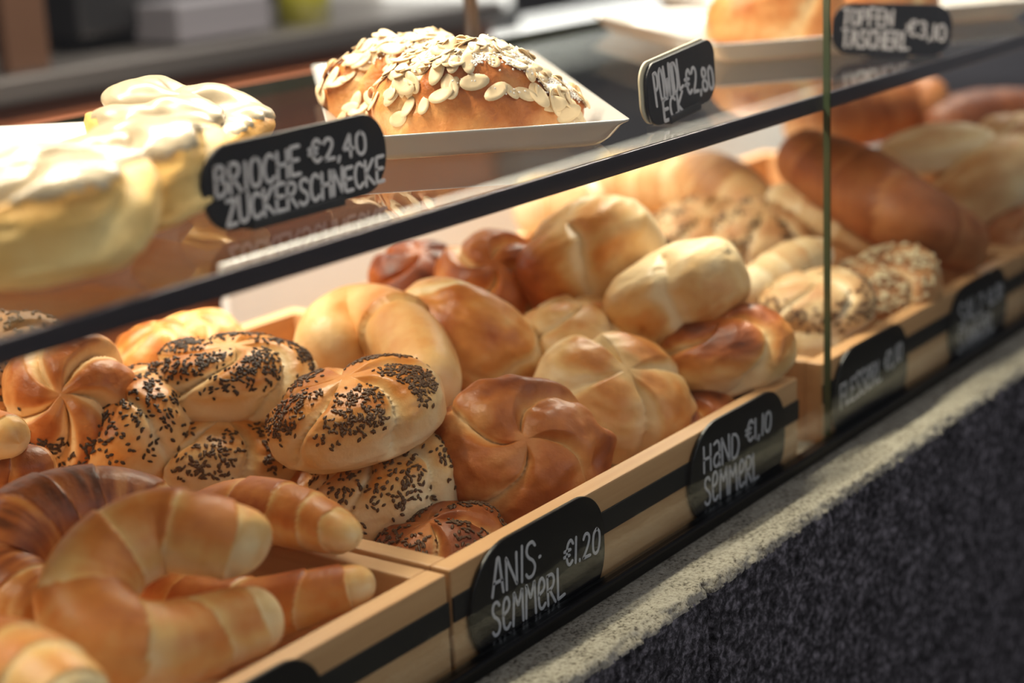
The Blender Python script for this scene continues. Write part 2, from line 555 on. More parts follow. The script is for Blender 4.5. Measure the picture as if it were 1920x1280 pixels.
def tube_geo(ctrl, R, wraps, ends=(0.62, 0.62), seed=0, tilt=0.05, step=0.05, nl=190, nr=56, squash=0.92, bake=(0.3, 0.42), wavy=0.25, blunt=0.5, power=0.75, up0=(0, 0, 1), band=0.24):
    """rolled dough swept along a curve, with overlapping wraps"""
    C = catmull(ctrl, 600)
    seg = np.concatenate([[0], np.cumsum(np.linalg.norm(np.diff(C, axis=0), axis=1))])
    Ltot = seg[-1]
    # ends closed by a rounded nub, denser sampling at the ends
    s_ = np.linspace(0, 1, nl)
    s_ = 0.5 - 0.5 * np.cos(np.pi * s_)
    s_ = 0.35 * s_ + 0.65 * np.linspace(0, 1, nl)
    C = np.stack([np.interp(s_ * Ltot, seg, C[:, k]) for k in range(3)], 1)
    tg = np.gradient(C, axis=0)
    tg /= np.linalg.norm(tg, axis=1)[:, None]
    up = np.array(up0, float)
    n1 = np.cross(tg, up)
    n1 /= np.linalg.norm(n1, axis=1)[:, None]
    n2 = np.cross(n1, tg)
    t = s_[:, None] * np.ones(nr)[None]
    an = np.ones(nl)[:, None] * (np.arange(nr) / nr * 2 * math.pi)[None]
    # base radius
    m_ = 1 - np.abs(2 * t - 1) ** 2.2
    e = np.where(t < 0.5, ends[0], ends[1])
    rad = R * (e + (1 - e) * m_ ** power)
    # cap
    cl = R * blunt
    dist = np.minimum(t, 1 - t) * Ltot
    cap = np.sqrt(np.clip(1 - (1 - np.clip(dist / cl, 0, 1)) ** 2.4, 0, 1))
    dirv = np.stack([C[:, None, :] * 0 + n1[:, None, :] * np.cos(an)[..., None] + n2[:, None, :] * np.sin(an)[..., None]], 0)[0]
    noiseP = np.stack([t * Ltot * 18, np.cos(an), np.sin(an)], -1).reshape(-1, 3)
    # wraps
    bk = np.zeros_like(t)
    mul = np.ones_like(t)
    wob = 0.012 * vnoise(noiseP, 1.6, seed + 2).reshape(t.shape)
    for k, w in enumerate(wraps):
        sgn = 1 if w > 0.5 else -1
        x = (t - w - tilt * np.sin(an + 1.3 * k + seed) * 0.6 - wob) * sgn * Ltot
        mul = mul + step * (0.55 * np.exp(-np.clip(-x, 0, None) / 0.006) * (x < 0) - 0.75 * np.exp(-np.clip(x, 0, None) / 0.009) * (x >= 0))
        bk = bk - band * np.exp(-np.clip(x, 0, None) / 0.0045) * (x >= 0) * 1.1  + 0.12 * np.exp(-np.clip(-x - 0.004, 0, None) / 0.016) * (x < 0)
    lump = 1 + 0.06 * vnoise(noiseP, 0.9, seed).reshape(t.shape) + 0.012 * vnoise(noiseP * np.array([1.5, 3.5, 3.5]), 2.0, seed + 4).reshape(t.shape)
    rr = rad * cap * mul * lump
    n2s = np.sin(an)
    V = C[:, None, :] + n1[:, None, :] * (np.cos(an) * rr)[..., None] + n2[:, None, :] * (n2s * rr * squash)[..., None]
    V = V.reshape(-1, 3)
    upness = (n1[:, 2][:, None] * np.cos(an) + n2[:, 2][:, None] * np.sin(an))
    endpale = np.exp(-dist / (R * 0.45))
    b = bake[0] + bake[1] * sstep(-0.75, 0.7, upness) + bk - 0.42 * endpale + 0.14 * fbm(noiseP, 1.2, seed + 7, 3).reshape(t.shape)
    streak = fbm(noiseP * np.array([14.0, 1.1, 1.1]), 1.0, seed + 11, 2) * (0.5 + 0.5 * vnoise(noiseP, 0.8, seed + 13))
    Fq = grid_faces(nl, nr, True)
    caps = [list(range(nr))[::-1], list(range((nl - 1) * nr, nl * nr))]
    return dict(V=V, quads=Fq, caps=caps, bake=np.clip(b, 0, 1).ravel(), streak=streak)


def make_tube(name, label, cat, group, mat, geo):
    V = geo['V']
    org = V.mean(0)
    org[2] = V[:, 2].min()
    me = mesh_np(name, V - org, geo['quads'], geo['caps'], {'bake': geo['bake'], 'streak': geo['streak']})
    o = link(name, me, mat)
    o.location = org
    tag(o, label, cat, group)
    return o


# ------------------------------------------------------------------ the setting
def slab(name, x0, x1, y0, y1, z0, z1, mat):
    o = box(name, x0, x1, y0, y1, z0, z1, mat)
    o['kind'] = 'structure'
    return o


slab('floor', -3.0, 9.0, -4.0, 5.2, -1.05, -1.0, M['shop_floor'])
slab('wall_back', -3.0, 9.0, 5.0, 5.2, -1.0, 2.4, M['shop_wall'])

# stone counter front: two blocks of rough granite with a joint between them
SX = 0.174


def stone_block(x0, x1, seed):
    pts = []
    for y in np.linspace(0.02, -0.050, 36):
        pts.append((y, -0.0602))
    for a in np.linspace(0, math.pi / 2, 10)[1:]:
        pts.append((-0.050 - 0.008 * math.sin(a), -0.0682 + 0.008 * math.cos(a)))
    for z in -0.070 - 0.35 * np.linspace(0, 1, 190) ** 1.7:
        pts.append((-0.058, z))
    pts.append((-0.058, -1.0))
    pts = np.array(pts)
    nx = int((x1 - x0) / 0.0022)
    xs = np.linspace(x0, x1, nx)
    V = np.zeros((len(pts), nx, 3))
    V[:, :, 0] = xs[None]
    V[:, :, 1] = pts[:, 0][:, None]
    V[:, :, 2] = pts[:, 1][:, None]
    V = V.reshape(-1, 3)
    n = fbm(V, 210, seed, 3)
    n2 = fbm(V, 45, seed + 20, 2)
    idx = np.repeat(np.arange(len(pts)), nx)
    face = sstep(34, 46, idx)
    edge = np.exp(-((idx - 40) / 5.0) ** 2)
    jb = np.exp(-(np.minimum(np.abs(V[:, 0] - SX), 1) / 0.0017) ** 2)
    V[:, 1] += -face * 0.0013 * n - edge * (0.0016 * n2 + 0.001 * n) + jb * 0.010 * face
    V[:, 2] += (1 - face) * 0.00035 * n + edge * (0.0012 * n2 + 0.0008 * n)
    q = grid_faces(len(pts), nx, False)
    me = mesh_np('wall_front', V, q[:, ::-1])
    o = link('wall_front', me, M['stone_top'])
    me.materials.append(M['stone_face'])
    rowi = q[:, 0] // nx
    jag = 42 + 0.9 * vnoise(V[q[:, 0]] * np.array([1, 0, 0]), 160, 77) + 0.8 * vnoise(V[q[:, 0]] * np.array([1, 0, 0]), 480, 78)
    me.polygons.foreach_set('material_index', (rowi > jag).astype(np.int32))  # lit top colour ends at the edge, shaded face colour below
    o['kind'] = 'structure'
    return o


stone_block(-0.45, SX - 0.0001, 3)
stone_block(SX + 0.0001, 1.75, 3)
slab('wall_front_core', -0.45, 1.75, 0.02, 0.62, -1.0, -0.0835, M['case_floor'])
slab('trim_1', -0.45, 1.75, -0.0035, 0.62, -0.0832, -0.0762, M['case_floor'])     # bottom of the case

# ------------------------------------------------------------------ display case
rail = empty('case_rail', (0.65, -0.011, -0.0595))
tag(rail, 'black metal rail along the stone counter under the tray fronts', 'rail')
box('rail_bar', -1.1, 1.1, -0.0055, 0.0045, 0.0, 0.0085, M['rail'], rail, 0.0012)
box('rail_bead', -1.1, 1.1, -0.0068, -0.0030, 0.0060, 0.0098, M['rail'], rail, 0.0015, 3)


def pane(name, label, x0, x1, y0, y1, z0, z1, edge_sides):
    """glass sheet; its narrow faces carry the dark edge colour"""
    me = box_mesh(name, x0, x1, y0, y1, z0, z1)
    o = link(name, me, M['glass'])
    me.materials.append(M['glass_edge_green'])
    me.materials.append(M['shelf_edge'])
    for p_ in me.polygons:
        n = p_.normal
        if 'x' in edge_sides and abs(n.x) > 0.9:
            p_.material_index = 1
        if 'f' in edge_sides and n.y < -0.9:
            p_.material_index = 2
        if 'b' in edge_sides and n.y > 0.9:
            p_.material_index = 1
    tag(o, label, 'glass' if 'x' in edge_sides else 'shelf')
    return o


XG = 0.4290
pane('display_glass', 'clear front glass pane left of the upright seam', -0.75, XG - 0.0007, -0.0112, -0.0062, -0.050, 0.62, 'x')
pane('display_glass', 'clear front glass pane right of the upright seam', XG + 0.0007, 1.75, -0.0112, -0.0062, -0.050, 0.62, 'x')
ZS = 0.1935
shelf = pane('glass_shelf', 'clear glass shelf with dark front edge carrying plates and price tags', -0.75, 1.75, 0.0, 0.47, ZS - 0.0115, ZS, 'fb')

box('edge_trim', -0.75, 1.75, -0.0022, -0.0001, ZS - 0.0115, ZS - 0.0002, M['shelf_edge'], shelf, 0.0009, 3)
# back of the case, lower level
bp_ = box('rear_panel', 0.385, 1.70, 0.535, 0.545, -0.076, 0.034, M['white_panel'], None, 0.001)
tag(bp_, 'low white rear panel of the case behind the wooden trays', 'panel')
bp2 = box('rear_door', -0.75, 0.80, 0.56, 0.575, -0.076, 0.178, M['brown_front'], None, 0.001)
tag(bp2, 'brown rear door of the case, above and left of the white panel', 'door')
# upright rod behind the almond pastry
def cyl_mesh(name, r, h, n=32, r2=None):
    r2 = r if r2 is None else r2
    a = np.arange(n) / n * 2 * math.pi
    V = np.concatenate([np.stack([r * np.cos(a), r * np.sin(a), 0 * a], 1), np.stack([r2 * np.cos(a), r2 * np.sin(a), 0 * a + h], 1)])
    me = mesh_np(name, V, grid_faces(2, n, True), [list(range(n))[::-1], list(range(n, 2 * n))])
    for p_ in me.polygons:
        if len(p_.vertices) > 4:
            p_.use_smooth = False
    return me


rod = empty('support_rod', (0.52, 0.36, ZS))
tag(rod, 'thin upright steel rod standing behind the almond pastry', 'rod')
link('rod_shaft', cyl_mesh('rod_shaft', 0.006, 0.42), M['steel'], rod)
link('rod_foot', cyl_mesh('rod_foot', 0.013, 0.006), M['steel'], rod)


def tray(x0, x1, y0, depth, label, ztop=0.0):
    H, wl = 0.076, 0.0135
    t = empty('bread_tray', ((x0 + x1) / 2, y0 + depth / 2, ztop - H))
    tag(t, label, 'tray', 'wooden bread trays')
    hx, hy = (x1 - x0) / 2, depth / 2
    bv = 0.0012
    box('front_panel', -hx, hx, -hy, -hy + wl, 0, H, M['wood_x'], t, bv)
    box('rear_panel', -hx, hx, hy - wl, hy, 0, H, M['wood_x'], t, bv)
    box('side_panel', -hx, -hx + wl, -hy + wl, hy - wl, 0, H, M['wood_y'], t, bv)
    box('side_panel', hx - wl, hx, -hy + wl, hy - wl, 0, H, M['wood_y'], t, bv)
    box('bottom_panel', -hx + wl, hx - wl, -hy + wl, hy - wl, 0.004, 0.010, M['wood_x'], t)
    b = box('black_band', -hx, hx, -hy - 0.0011, -hy + 0.0004, H - 0.0300, H - 0.0158, M['black'], t, 0.0004)
    b['label'] = 'black band across the tray front'
    return t


tray(-0.402, -0.0025, 0.001, 0.475, 'wooden tray holding the croissants at lower left', -0.0015)
tray(0.0, 0.400, 0.0, 0.475, 'wooden tray holding seeded and plain rolls, two tags on front')
tray(0.4385, 0.838, 0.0, 0.475, 'wooden tray holding salted sticks and long loaves at right')
tray(0.8440, 1.243, 0.0, 0.475, 'farthest wooden tray, at the right edge of the photo')

# ------------------------------------------------------------------ lettering
GL = {
    'A': (.52, [[(0, 0), (.22, 1), (.30, 1), (.52, 0)], [(.08, .34), (.46, .34)]]),
    'N': (.52, [[(0, 0), (0, 1), (.50, 0), (.50, 1)]]),
    'I': (.10, [[(.05, 0), (.05, 1)]]),
    'S': (.46, ['c', [(.44, .88), (.32, 1), (.10, .96), (.03, .76), (.14, .58), (.34, .44), (.44, .24), (.34, .03), (.12, 0), (0, .12)]]),
    'e': (.46, ['c', [(.06, .50), (.34, .60), (.42, .80), (.28, 1), (.08, .88), (.02, .50), (.06, .12), (.24, 0), (.44, .12)]]),
    'M': (.66, [[(0, 0), (.06, 1), (.32, .52), (.58, 1), (.64, 0)]]),
    'R': (.50, ['m', [(0, 0), (0, 1)], 'c', [(0, 1), (.32, 1), (.44, .80), (.32, .56), (.02, .48)], 's', [(.14, .48), (.48, 0)]]),
    'L': (.44, [[(.02, 1), (0, 0), (.44, .06)]]),
    'G': (.48, ['c', [(.44, .86), (.28, 1), (.08, .86), (0, .50), (.08, .12), (.26, 0), (.44, .14), (.45, .44)], 's', [(.45, .46), (.26, .46)]]),
    'H': (.48, [[(0, 0), (0, 1)], [(.46, 0), (.46, 1)], [(0, .50), (.46, .52)]]),
    'a': (.46, ['c', [(.06, .92), (.28, 1), (.42, .84), (.43, .40), (.44, 0)], 'c', [(.43, .52), (.16, .48), (.03, .24), (.16, .02), (.34, .06), (.43, .22)]]),
    'D': (.50, ['m', [(0, 0), (0, 1)], 'c', [(0, 1), (.30, .94), (.48, .62), (.44, .24), (.26, .02), (0, 0)]]),
    'B': (.48, ['m', [(0, 0), (0, 1)], 'c', [(0, 1), (.30, .98), (.38, .78), (.26, .58), (.06, .53)], 'c', [(.06, .53), (.36, .46), (.46, .24), (.32, .02), (0, 0)]]),
    'O': (.48, ['c', [(.24, 1), (.06, .88), (0, .50), (.06, .12), (.24, 0), (.42, .12), (.48, .50), (.42, .88), (.24, 1)]]),
    'C': (.46, ['c', [(.44, .86), (.28, 1), (.08, .86), (0, .50), (.08, .12), (.26, 0), (.45, .14)]]),
    'E': (.42, [[(.42, 1), (0, 1), (0, 0), (.42, 0)], [(0, .52), (.36, .52)]]),
    'Z': (.48, [[(.02, 1), (.46, 1), (0, 0), (.48, .02)]]),
    'U': (.50, ['c', [(0, 1), (.01, .40), (.08, .08), (.24, 0), (.42, .10), (.48, .40), (.49, 1)]]),
    'K': (.48, [[(0, 0), (0, 1)], [(.46, 1), (.02, .48), (.48, 0)]]),
    'P': (.46, ['m', [(0, 0), (0, 1)], 'c', [(0, 1), (.32, 1), (.44, .78), (.32, .52), (.02, .46)]]),
    'W': (.68, [[(0, 1), (.14, 0), (.34, .62), (.52, 0), (.68, 1)]]),
    'T': (.48, [[(0, 1), (.48, 1)], [(.24, 1), (.24, 0)]]),
    'F': (.42, [[(.42, 1), (0, 1), (0, 0)], [(0, .52), (.36, .52)]]),
    '€': (.54, ['c', [(.54, .84), (.40, 1), (.22, .86), (.16, .50), (.22, .14), (.38, 0), (.54, .12)], 's', [(0, .60), (.38, .62)], 's', [(0, .38), (.34, .40)]]),
    '0': (.44, ['c', [(.22, 1), (.05, .86), (0, .50), (.05, .14), (.22, 0), (.39, .14), (.44, .50), (.39, .86), (.22, 1)]]),
    '1': (.10, [[(.05, 0), (.05, 1)]]),
    '2': (.46, ['c', [(.02, .82), (.14, 1), (.34, .96), (.40, .74), (.28, .42), (.02, .02)], 's', [(.02, .02), (.46, .04)]]),
    '3': (.44, ['c', [(.02, .90), (.24, 1), (.40, .80), (.30, .56), (.14, .52), (.34, .48), (.44, .24), (.28, 0), (0, .08)]]),
    '4': (.48, [[(.34, 0), (.34, 1), (0, .34), (.48, .34)]]),
    '8': (.44, ['c', [(.22, .54), (.06, .70), (.08, .92), (.22, 1), (.38, .92), (.38, .70), (.22, .54), (.02, .32), (.06, .06), (.22, 0), (.40, .06), (.42, .32), (.22, .54)]]),
    '.': (.10, [[(.05, 0), (.05, .04)]]),
    ',': (.12, [[(.08, .04), (.02, -.14)]]),
    '-': (.18, [[(.06, .42), (.12, .44)]]),
    ' ': (.25, []),
}


def glyph_strokes(ch):
    w, st = GL[ch]
    out, mode = [], 's'
    for s in st:
        if isinstance(s, str):
            mode = s
            continue
        P = np.array(s, float)
        if mode == 'c':
            P = catmull(P, 5 * len(P))
        out.append(P)
    return w, out


def lettering(rows, parent, y, pen=0.0022, jitter=1):
    """rows: (text, x0, z0, x1, z1, height, slant); pen strokes lying on the tag face"""
    VV, QQ, n0 = [], [], 0
    rs = random.Random(jitter)
    for (text, x0, z0, x1, z1, h, slant) in rows:
        gap = 0.17
        tot = sum(GL[c][0] + gap for c in text) - gap
        L = math.hypot(x1 - x0, z1 - z0)
        dx, dz = (x1 - x0) / L, (z1 - z0) / L
        k = L / tot
        cur = 0.0
        for ch in text:
            w, strokes = glyph_strokes(ch)
            hh = h * (1 + rs.uniform(-.06, .06))
            sl = slant + rs.uniform(-.03, .03)
            for P in strokes:
                u = (cur + P[:, 0]) * k
                v = P[:, 1] * hh
                X = x0 + dx * u + (sl) * v
                Z = z0 + dz * u + v
                S = np.stack([X, Z], 1)
                d = np.concatenate([[0], np.cumsum(np.linalg.norm(np.diff(S, axis=0), axis=1))])
                m = max(3, int(d[-1] / 0.0007))
                tt = np.linspace(0, d[-1], m)
                S = np.stack([np.interp(tt, d, S[:, 0]), np.interp(tt, d, S[:, 1])], 1)
                if m > 6:
                    S[1:-1] = (S[:-2] + 2 * S[1:-1] + S[2:]) / 4
                tg = np.gradient(S, axis=0)
                tg /= np.maximum(np.linalg.norm(tg, axis=1), 1e-9)[:, None]
                # rounded ends
                e = pen / 2
                S = np.vstack([S[0] - tg[0] * e, S[0] - tg[0] * e * .7, S, S[-1] + tg[-1] * e * .7, S[-1] + tg[-1] * e])
                tg = np.vstack([tg[0], tg[0], tg, tg[-1], tg[-1]])
                r = np.full(len(S), e)
                r[[0, -1]] = e * 0.15
                r[[1, -2]] = e * 0.72
                nn = np.stack([-tg[:, 1], tg[:, 0]], 1)
                sec = [(-1, 0.0), (-.8, 1), (.8, 1), (1, 0.0)]
                ring = []
                for (a_, b_) in sec:
                    q = S + nn * (r * a_)[:, None]
                    ring.append(np.stack([q[:, 0], np.full(len(S), y - 0.0003 * b_), q[:, 1]], 1))
                V = np.stack(ring, 1).reshape(-1, 3)
                VV.append(V)
                QQ.append(grid_faces(len(S), 4, False) + n0)
                n0 += len(V)
            cur += w + gap
    o = link('lettering', mesh_np('lettering', np.vstack(VV), np.vstack(QQ), smooth=False), M['chalk'], parent)
    o['label'] = 'chalk-grey handwritten lettering'
    return o


def round_plate(name, w, h, r, th, mat, parent=None, back=None):
    """rounded tag plate: x 0..w, z 0..h, front at y=-th, bevelled rim"""
    import bmesh
    outl = []
    rs_ = r if isinstance(r, (tuple, list)) else (r, r, r, r)     # bl br tr tl
    for (cx, cz, a0, rr) in ((0, 0, 180, rs_[0]), (w, 0, 270, rs_[1]), (w, h, 0, rs_[2]), (0, h, 90, rs_[3])):
        ox = cx + (rr if cx == 0 else -rr)
        oz = cz + (rr if cz == 0 else -rr)
        for k in range(13):
            a = math.radians(a0 + 90 * k / 12)
            outl.append((ox + rr * math.cos(a), oz + rr * math.sin(a)))
    O = np.array(outl)
    c = np.array([w / 2, h / 2])
    layers = [(0.0, 0.985), (0.0, 1.0), (-th + 0.0004, 1.0), (-th, 0.99)]
    V = []
    for (y, s) in layers:
        Q = c + (O - c) * s
        V.append(np.stack([Q[:, 0], np.full(len(Q), y), Q[:, 1]], 1))
    n = len(O)
    V = np.vstack(V)
    me = mesh_np(name, V, grid_faces(4, n, True), [list(range(n)), list(range(3 * n, 4 * n))[::-1]], smooth=False)
    o = link(name, me, mat, parent)
    return o


def price_tag(label, loc, rot, w, h, r, rows, pen, holder=None, th=0.0022, jit=1, back=False, group='chalkboard price tags'):
    o = empty('price_tag', loc)
    o.rotation_euler = [math.radians(a) for a in rot]
    tag(o, label, 'price tag', group)
    round_plate('tag_board', w, h, r, th, M['board'], o)
    if back:
        bk = round_plate('backing_plate', w, h, r, 0.0015, M['tag_back'], o)
        bk.location = (-0.0035, 0.0022, 0.0015)
        bk['label'] = 'pale backing plate'
    if rows:
        lettering(rows, o, -th - 0.00005, pen, jit)
    if holder:
        x0, x1, d = holder
        box('holder_foot', x0, x1, -0.004, d, -0.0022, 0.0028, M['board_edge'], o, 0.0008)
    return o


Y0 = -0.0014
price_tag('black price tag lettered ANIS-SEMMERL on the tray front', (0.011, Y0, -0.0660), (0, 0, 0), 0.1325, 0.0690, (.034, .030, .028, .036),
          [('ANIS', 0.0195, 0.0400, 0.0605, 0.0385, 0.0195, .06), ('-', .0640, .0430, .0665, .0430, .010, 0), ('SeMMeRL', 0.0185, 0.0170, 0.0880, 0.0150, 0.0185, .03),
           ('€1.20', 0.0885, 0.0325, 0.1255, 0.0290, 0.0148, .10)], 0.0021, jit=2)
price_tag('black price tag lettered HAND SEMMERL on the tray front', (0.2440, Y0, -0.0640), (0, 0, 0), 0.1300, 0.0680, (.034, .030, .028, .036),
          [('HaND', 0.0175, 0.0375, 0.0635, 0.0350, 0.0175, .0), ('SeMMeRL', 0.0180, 0.0150, 0.0900, 0.0110, 0.0185, .0), ('€1,10', 0.0730, 0.0410, 0.1080, 0.0400, 0.0135, .06)], 0.0021, jit=3)
price_tag('black price tag lettered FLESSERL on the third tray front', (0.4500, Y0, -0.0660), (0, 0, 0), 0.1300, 0.0680, (.034, .030, .028, .036),
          [('FLESSeRL', 0.0110, 0.0270, 0.0800, 0.0300, 0.0175, .0), ('€1,10', 0.0860, 0.0350, 0.1180, 0.0370, 0.0135, .06)], 0.0021, jit=4)
price_tag('black price tag nearest the right edge of the photo', (0.6640, Y0, -0.0660), (0, 0, 0), 0.1250, 0.0680, (.034, .030, .028, .036),
          [('SALZ', 0.0180, 0.0350, 0.0700, 0.0350, 0.0180, .0), ('STANGeRL', 0.0160, 0.0130, 0.0950, 0.0140, 0.0175, .0), ('€1,30', 0.0800, 0.0380, 0.1120, 0.0390, 0.0135, .06)], 0.0021, jit=5)

# where the breads lie (metres: x along the counter, y into the case, z up from the tray rim)
PL = {
    'S1': (0.1027, 0.1489, 0.036),
    'S2': (0.1131, 0.2629, 0.04),
    'S3': (0.1101, 0.136, -0.01),
    'S4': (0.0835, 0.2459, -0.002),
    'S5': (0.0516, 0.2992, 0.018),
    'S6': (0.0252, 0.3223, 0.04),
    'S7': (0.0302, 0.3825, 0.055),
    'S8': (0.0878, 0.0787, -0.036),
    'K1': (0.1674, 0.0734, 0.0),
    'H1': (0.2941, 0.0851, 0.004),
    'H2': (0.3803, 0.047, 0.017),
    'H3': (0.4056, 0.1772, 0.07),
    'H4': (0.3886, 0.0899, 0.056),
    'H5': (0.3535, 0.1497, 0.02),
    'H6': (0.337, 0.06, -0.03),
    'H7': (0.338, 0.235, 0.0),
    'P3b': (0.384, 0.2494, 0.045),
    'P3a': (0.3864, 0.3246, 0.04),
    'P2': (0.2882, 0.2015, 0.03),
    'U1': (0.255, 0.2, -0.036),
    'U2': (0.2, 0.32, -0.036),
    'U3': (0.12, 0.2, -0.036),
    'Q1': (0.2336, 0.4228, 0.013),
    'Q2': (0.2018, 0.4271, 0.013),
    'T1': (0.6421, 0.0507, 0.002),
    'T2': (0.54, 0.0544, 0.016),
    'T3': (0.5272, 0.0572, -0.012),
    'T5a': (0.7104, 0.252, 0.02),
    'T5b': (0.7106, 0.1912, 0.025),
    'T8': (0.9058, 0.1124, 0.075),
    'T9': (0.9072, 0.0628, 0.045),
    'T12': (0.9706, 0.0589, 0.06),
    'T13': (0.9098, 0.0449, 0.008),
    'V1': (0.62, 0.21, -0.034),
    'V2': (0.51, 0.105, -0.036),
    'V3': (0.735, 0.1, -0.034),
    'A': [(-0.0995, 0.0401, 0.036), (-0.1009, 0.0513, 0.04), (-0.1121, 0.0653, 0.046), (-0.1241, 0.0864, 0.047), (-0.1506, 0.0929, 0.041), (-0.1753, 0.083, 0.03), (-0.1805, 0.0616, 0.019), (-0.1624, 0.0479, 0.01), (-0.1243, 0.0437, 0.005), (-0.0934, 0.0372, 0.003)],
    'B': [(-0.049, 0.1616, 0.012), (-0.0531, 0.1774, 0.02), (-0.0744, 0.1921, 0.026), (-0.1069, 0.1978, 0.028), (-0.1354, 0.1927, 0.022), (-0.1472, 0.1862, 0.014), (-0.1484, 0.1692, 0.006), (-0.1459, 0.1442, 0.0)],
    'C': [(-0.0231, 0.0425, 0.017), (-0.0222, 0.055, 0.018), (-0.019, 0.0882, 0.02), (-0.0186, 0.1247, 0.018), (-0.0274, 0.1501, 0.01), (-0.0479, 0.1476, -0.0), (-0.0516, 0.141, -0.01)],
    'D': [(-0.033, 0.0246, 0.0), (-0.0392, 0.0387, -0.003), (-0.0524, 0.0573, -0.008), (-0.0645, 0.0851, -0.016), (-0.0696, 0.1201, -0.02), (-0.0581, 0.1569, -0.022), (-0.0308, 0.1898, -0.024)],
    'E': [(-0.2425, 0.0082, 0.02), (-0.2392, 0.0316, 0.024), (-0.2379, 0.0557, 0.026), (-0.2426, 0.077, 0.026), (-0.2554, 0.0917, 0.02), (-0.2748, 0.0829, 0.01)],
    'F1': [(-0.0557, 0.2704, 0.045), (-0.0561, 0.2838, 0.047), (-0.0615, 0.3052, 0.047), (-0.0792, 0.318, 0.042), (-0.0994, 0.3086, 0.03)],
    'F2': [(-0.0293, 0.281, 0.022), (-0.0448, 0.2815, 0.024), (-0.0622, 0.2942, 0.024), (-0.0845, 0.3008, 0.02), (-0.1055, 0.2853, 0.01)],
    'P1c': [(0.1875, 0.2466, 0.036), (0.2191, 0.2686, 0.043), (0.244, 0.2677, 0.048), (0.2393, 0.2391, 0.05), (0.2218, 0.2052, 0.046), (0.196, 0.1724, 0.038), (0.1664, 0.1455, 0.026)],
    'T4': [(0.5157, 0.1097, 0.02), (0.5454, 0.1044, 0.026), (0.5909, 0.0995, 0.032), (0.6366, 0.0959, 0.034)],
    'T6': [(0.7404, 0.2023, 0.055), (0.7382, 0.1536, 0.042), (0.7506, 0.1082, 0.024), (0.7617, 0.0603, 0.002)],
    'T7': [(0.7792, 0.1952, 0.088), (0.742, 0.1297, 0.074), (0.7119, 0.0563, 0.052), (0.7727, 0.0188, 0.012)],
    'T10': [(1.0704, 0.3377, 0.06), (1.1763, 0.3249, 0.06), (1.2506, 0.2936, 0.06), (1.2642, 0.2477, 0.06)],
    'T11': [(1.2186, 0.2535, 0.03), (1.305, 0.2381, 0.03), (1.3573, 0.207, 0.03), (1.3718, 0.1613, 0.03)],
    'R1': [(0.8368, 0.4487, 0.04), (0.8374, 0.4043, 0.04), (0.8254, 0.3535, 0.04), (0.8138, 0.3048, 0.04)],
    'R2': [(0.6844, 0.4473, 0.035), (0.7072, 0.4258, 0.035), (0.7188, 0.3966, 0.035), (0.7387, 0.3794, 0.03)],
    'R3': [(0.8454, 0.3468, 0.045), (0.8045, 0.2935, 0.045), (0.7661, 0.2438, 0.04), (0.7532, 0.2094, 0.03)],
    'bun1': (-0.19, 0.064, 0.2205),
    'bun2': (-0.1091, 0.0979, 0.2205),
    'bun3': (0.0127, 0.1841, 0.2205),
    'pastry1': (0.188, 0.106, 0.20500000000000002),
    'pastry2': (0.236, 0.186, 0.20500000000000002),
    'cake1': (0.6845, 0.1634, 0.206),
    'cake2': (0.7875, 0.121, 0.206),
}

price_tag('black price tag lettered BRIOCHE ZUCKERSCHNECKE on the glass shelf', (-0.105, 0.052, 0.1958), (0, 0, 0), 0.1350, 0.0420, .0195,
          [('BRIOCHE', 0.0080, 0.0180, 0.0670, 0.0195, 0.0135, .02), ('€2,40', 0.0745, 0.0235, 0.1180, 0.0215, 0.0110, .0), ('ZUCKeRSCHNeCKe'.replace('e', 'E'), 0.0135, 0.0030, 0.1310, 0.0050, 0.0125, .03)], 0.0021, holder=(0.030, 0.098, 0.016), jit=6)
price_tag('black price tag lettered POWIDL ECK with pale backing on the shelf', (0.2530, 0.0270, 0.1945), (0, -4.5, 4), 0.0960, 0.0400, (.016, .014, .012, .012),
          [('POWIDL', 0.0110, 0.0130, 0.0480, 0.0165, 0.0205, -.12), ('ECK', 0.0205, 0.0012, 0.0480, 0.0000, 0.0140, -.14), ('€2,80', 0.0520, 0.0115, 0.0925, 0.0065, 0.0155, -.14)], 0.0024, holder=(0.026, 0.070, 0.014), back=True, jit=7)
price_tag('black price tag lettered TOPFEN TASCHERL at top right of the shelf', (0.6130, 0.0790, 0.1985), (0, 4.0, -50), 0.0960, 0.0400, .016,
          [('TOPFEN', 0.0080, 0.0235, 0.0480, 0.0225, 0.0125, .0), ('TASCHERL', 0.0085, 0.0065, 0.0620, 0.0045, 0.0140, .0), ('€3,10', 0.0600, 0.0165, 0.0910, 0.0115, 0.0120, .0)], 0.0023, holder=(0.030, 0.062, 0.016), jit=8)


price_tag('black price tag on the left tray front, cut off by the lower edge', (-0.2360, -0.0005, -0.0645), (0, 0, 0), 0.1300, 0.0660, (.034, .030, .028, .036), [], 0.0021, jit=9)

# ------------------------------------------------------------------ breads of the middle tray
def G(**k):
    return roll_geo(**k)


ANI = 'anise seed rolls'
def sd(n, **k):
    return dict(n=n, **k)

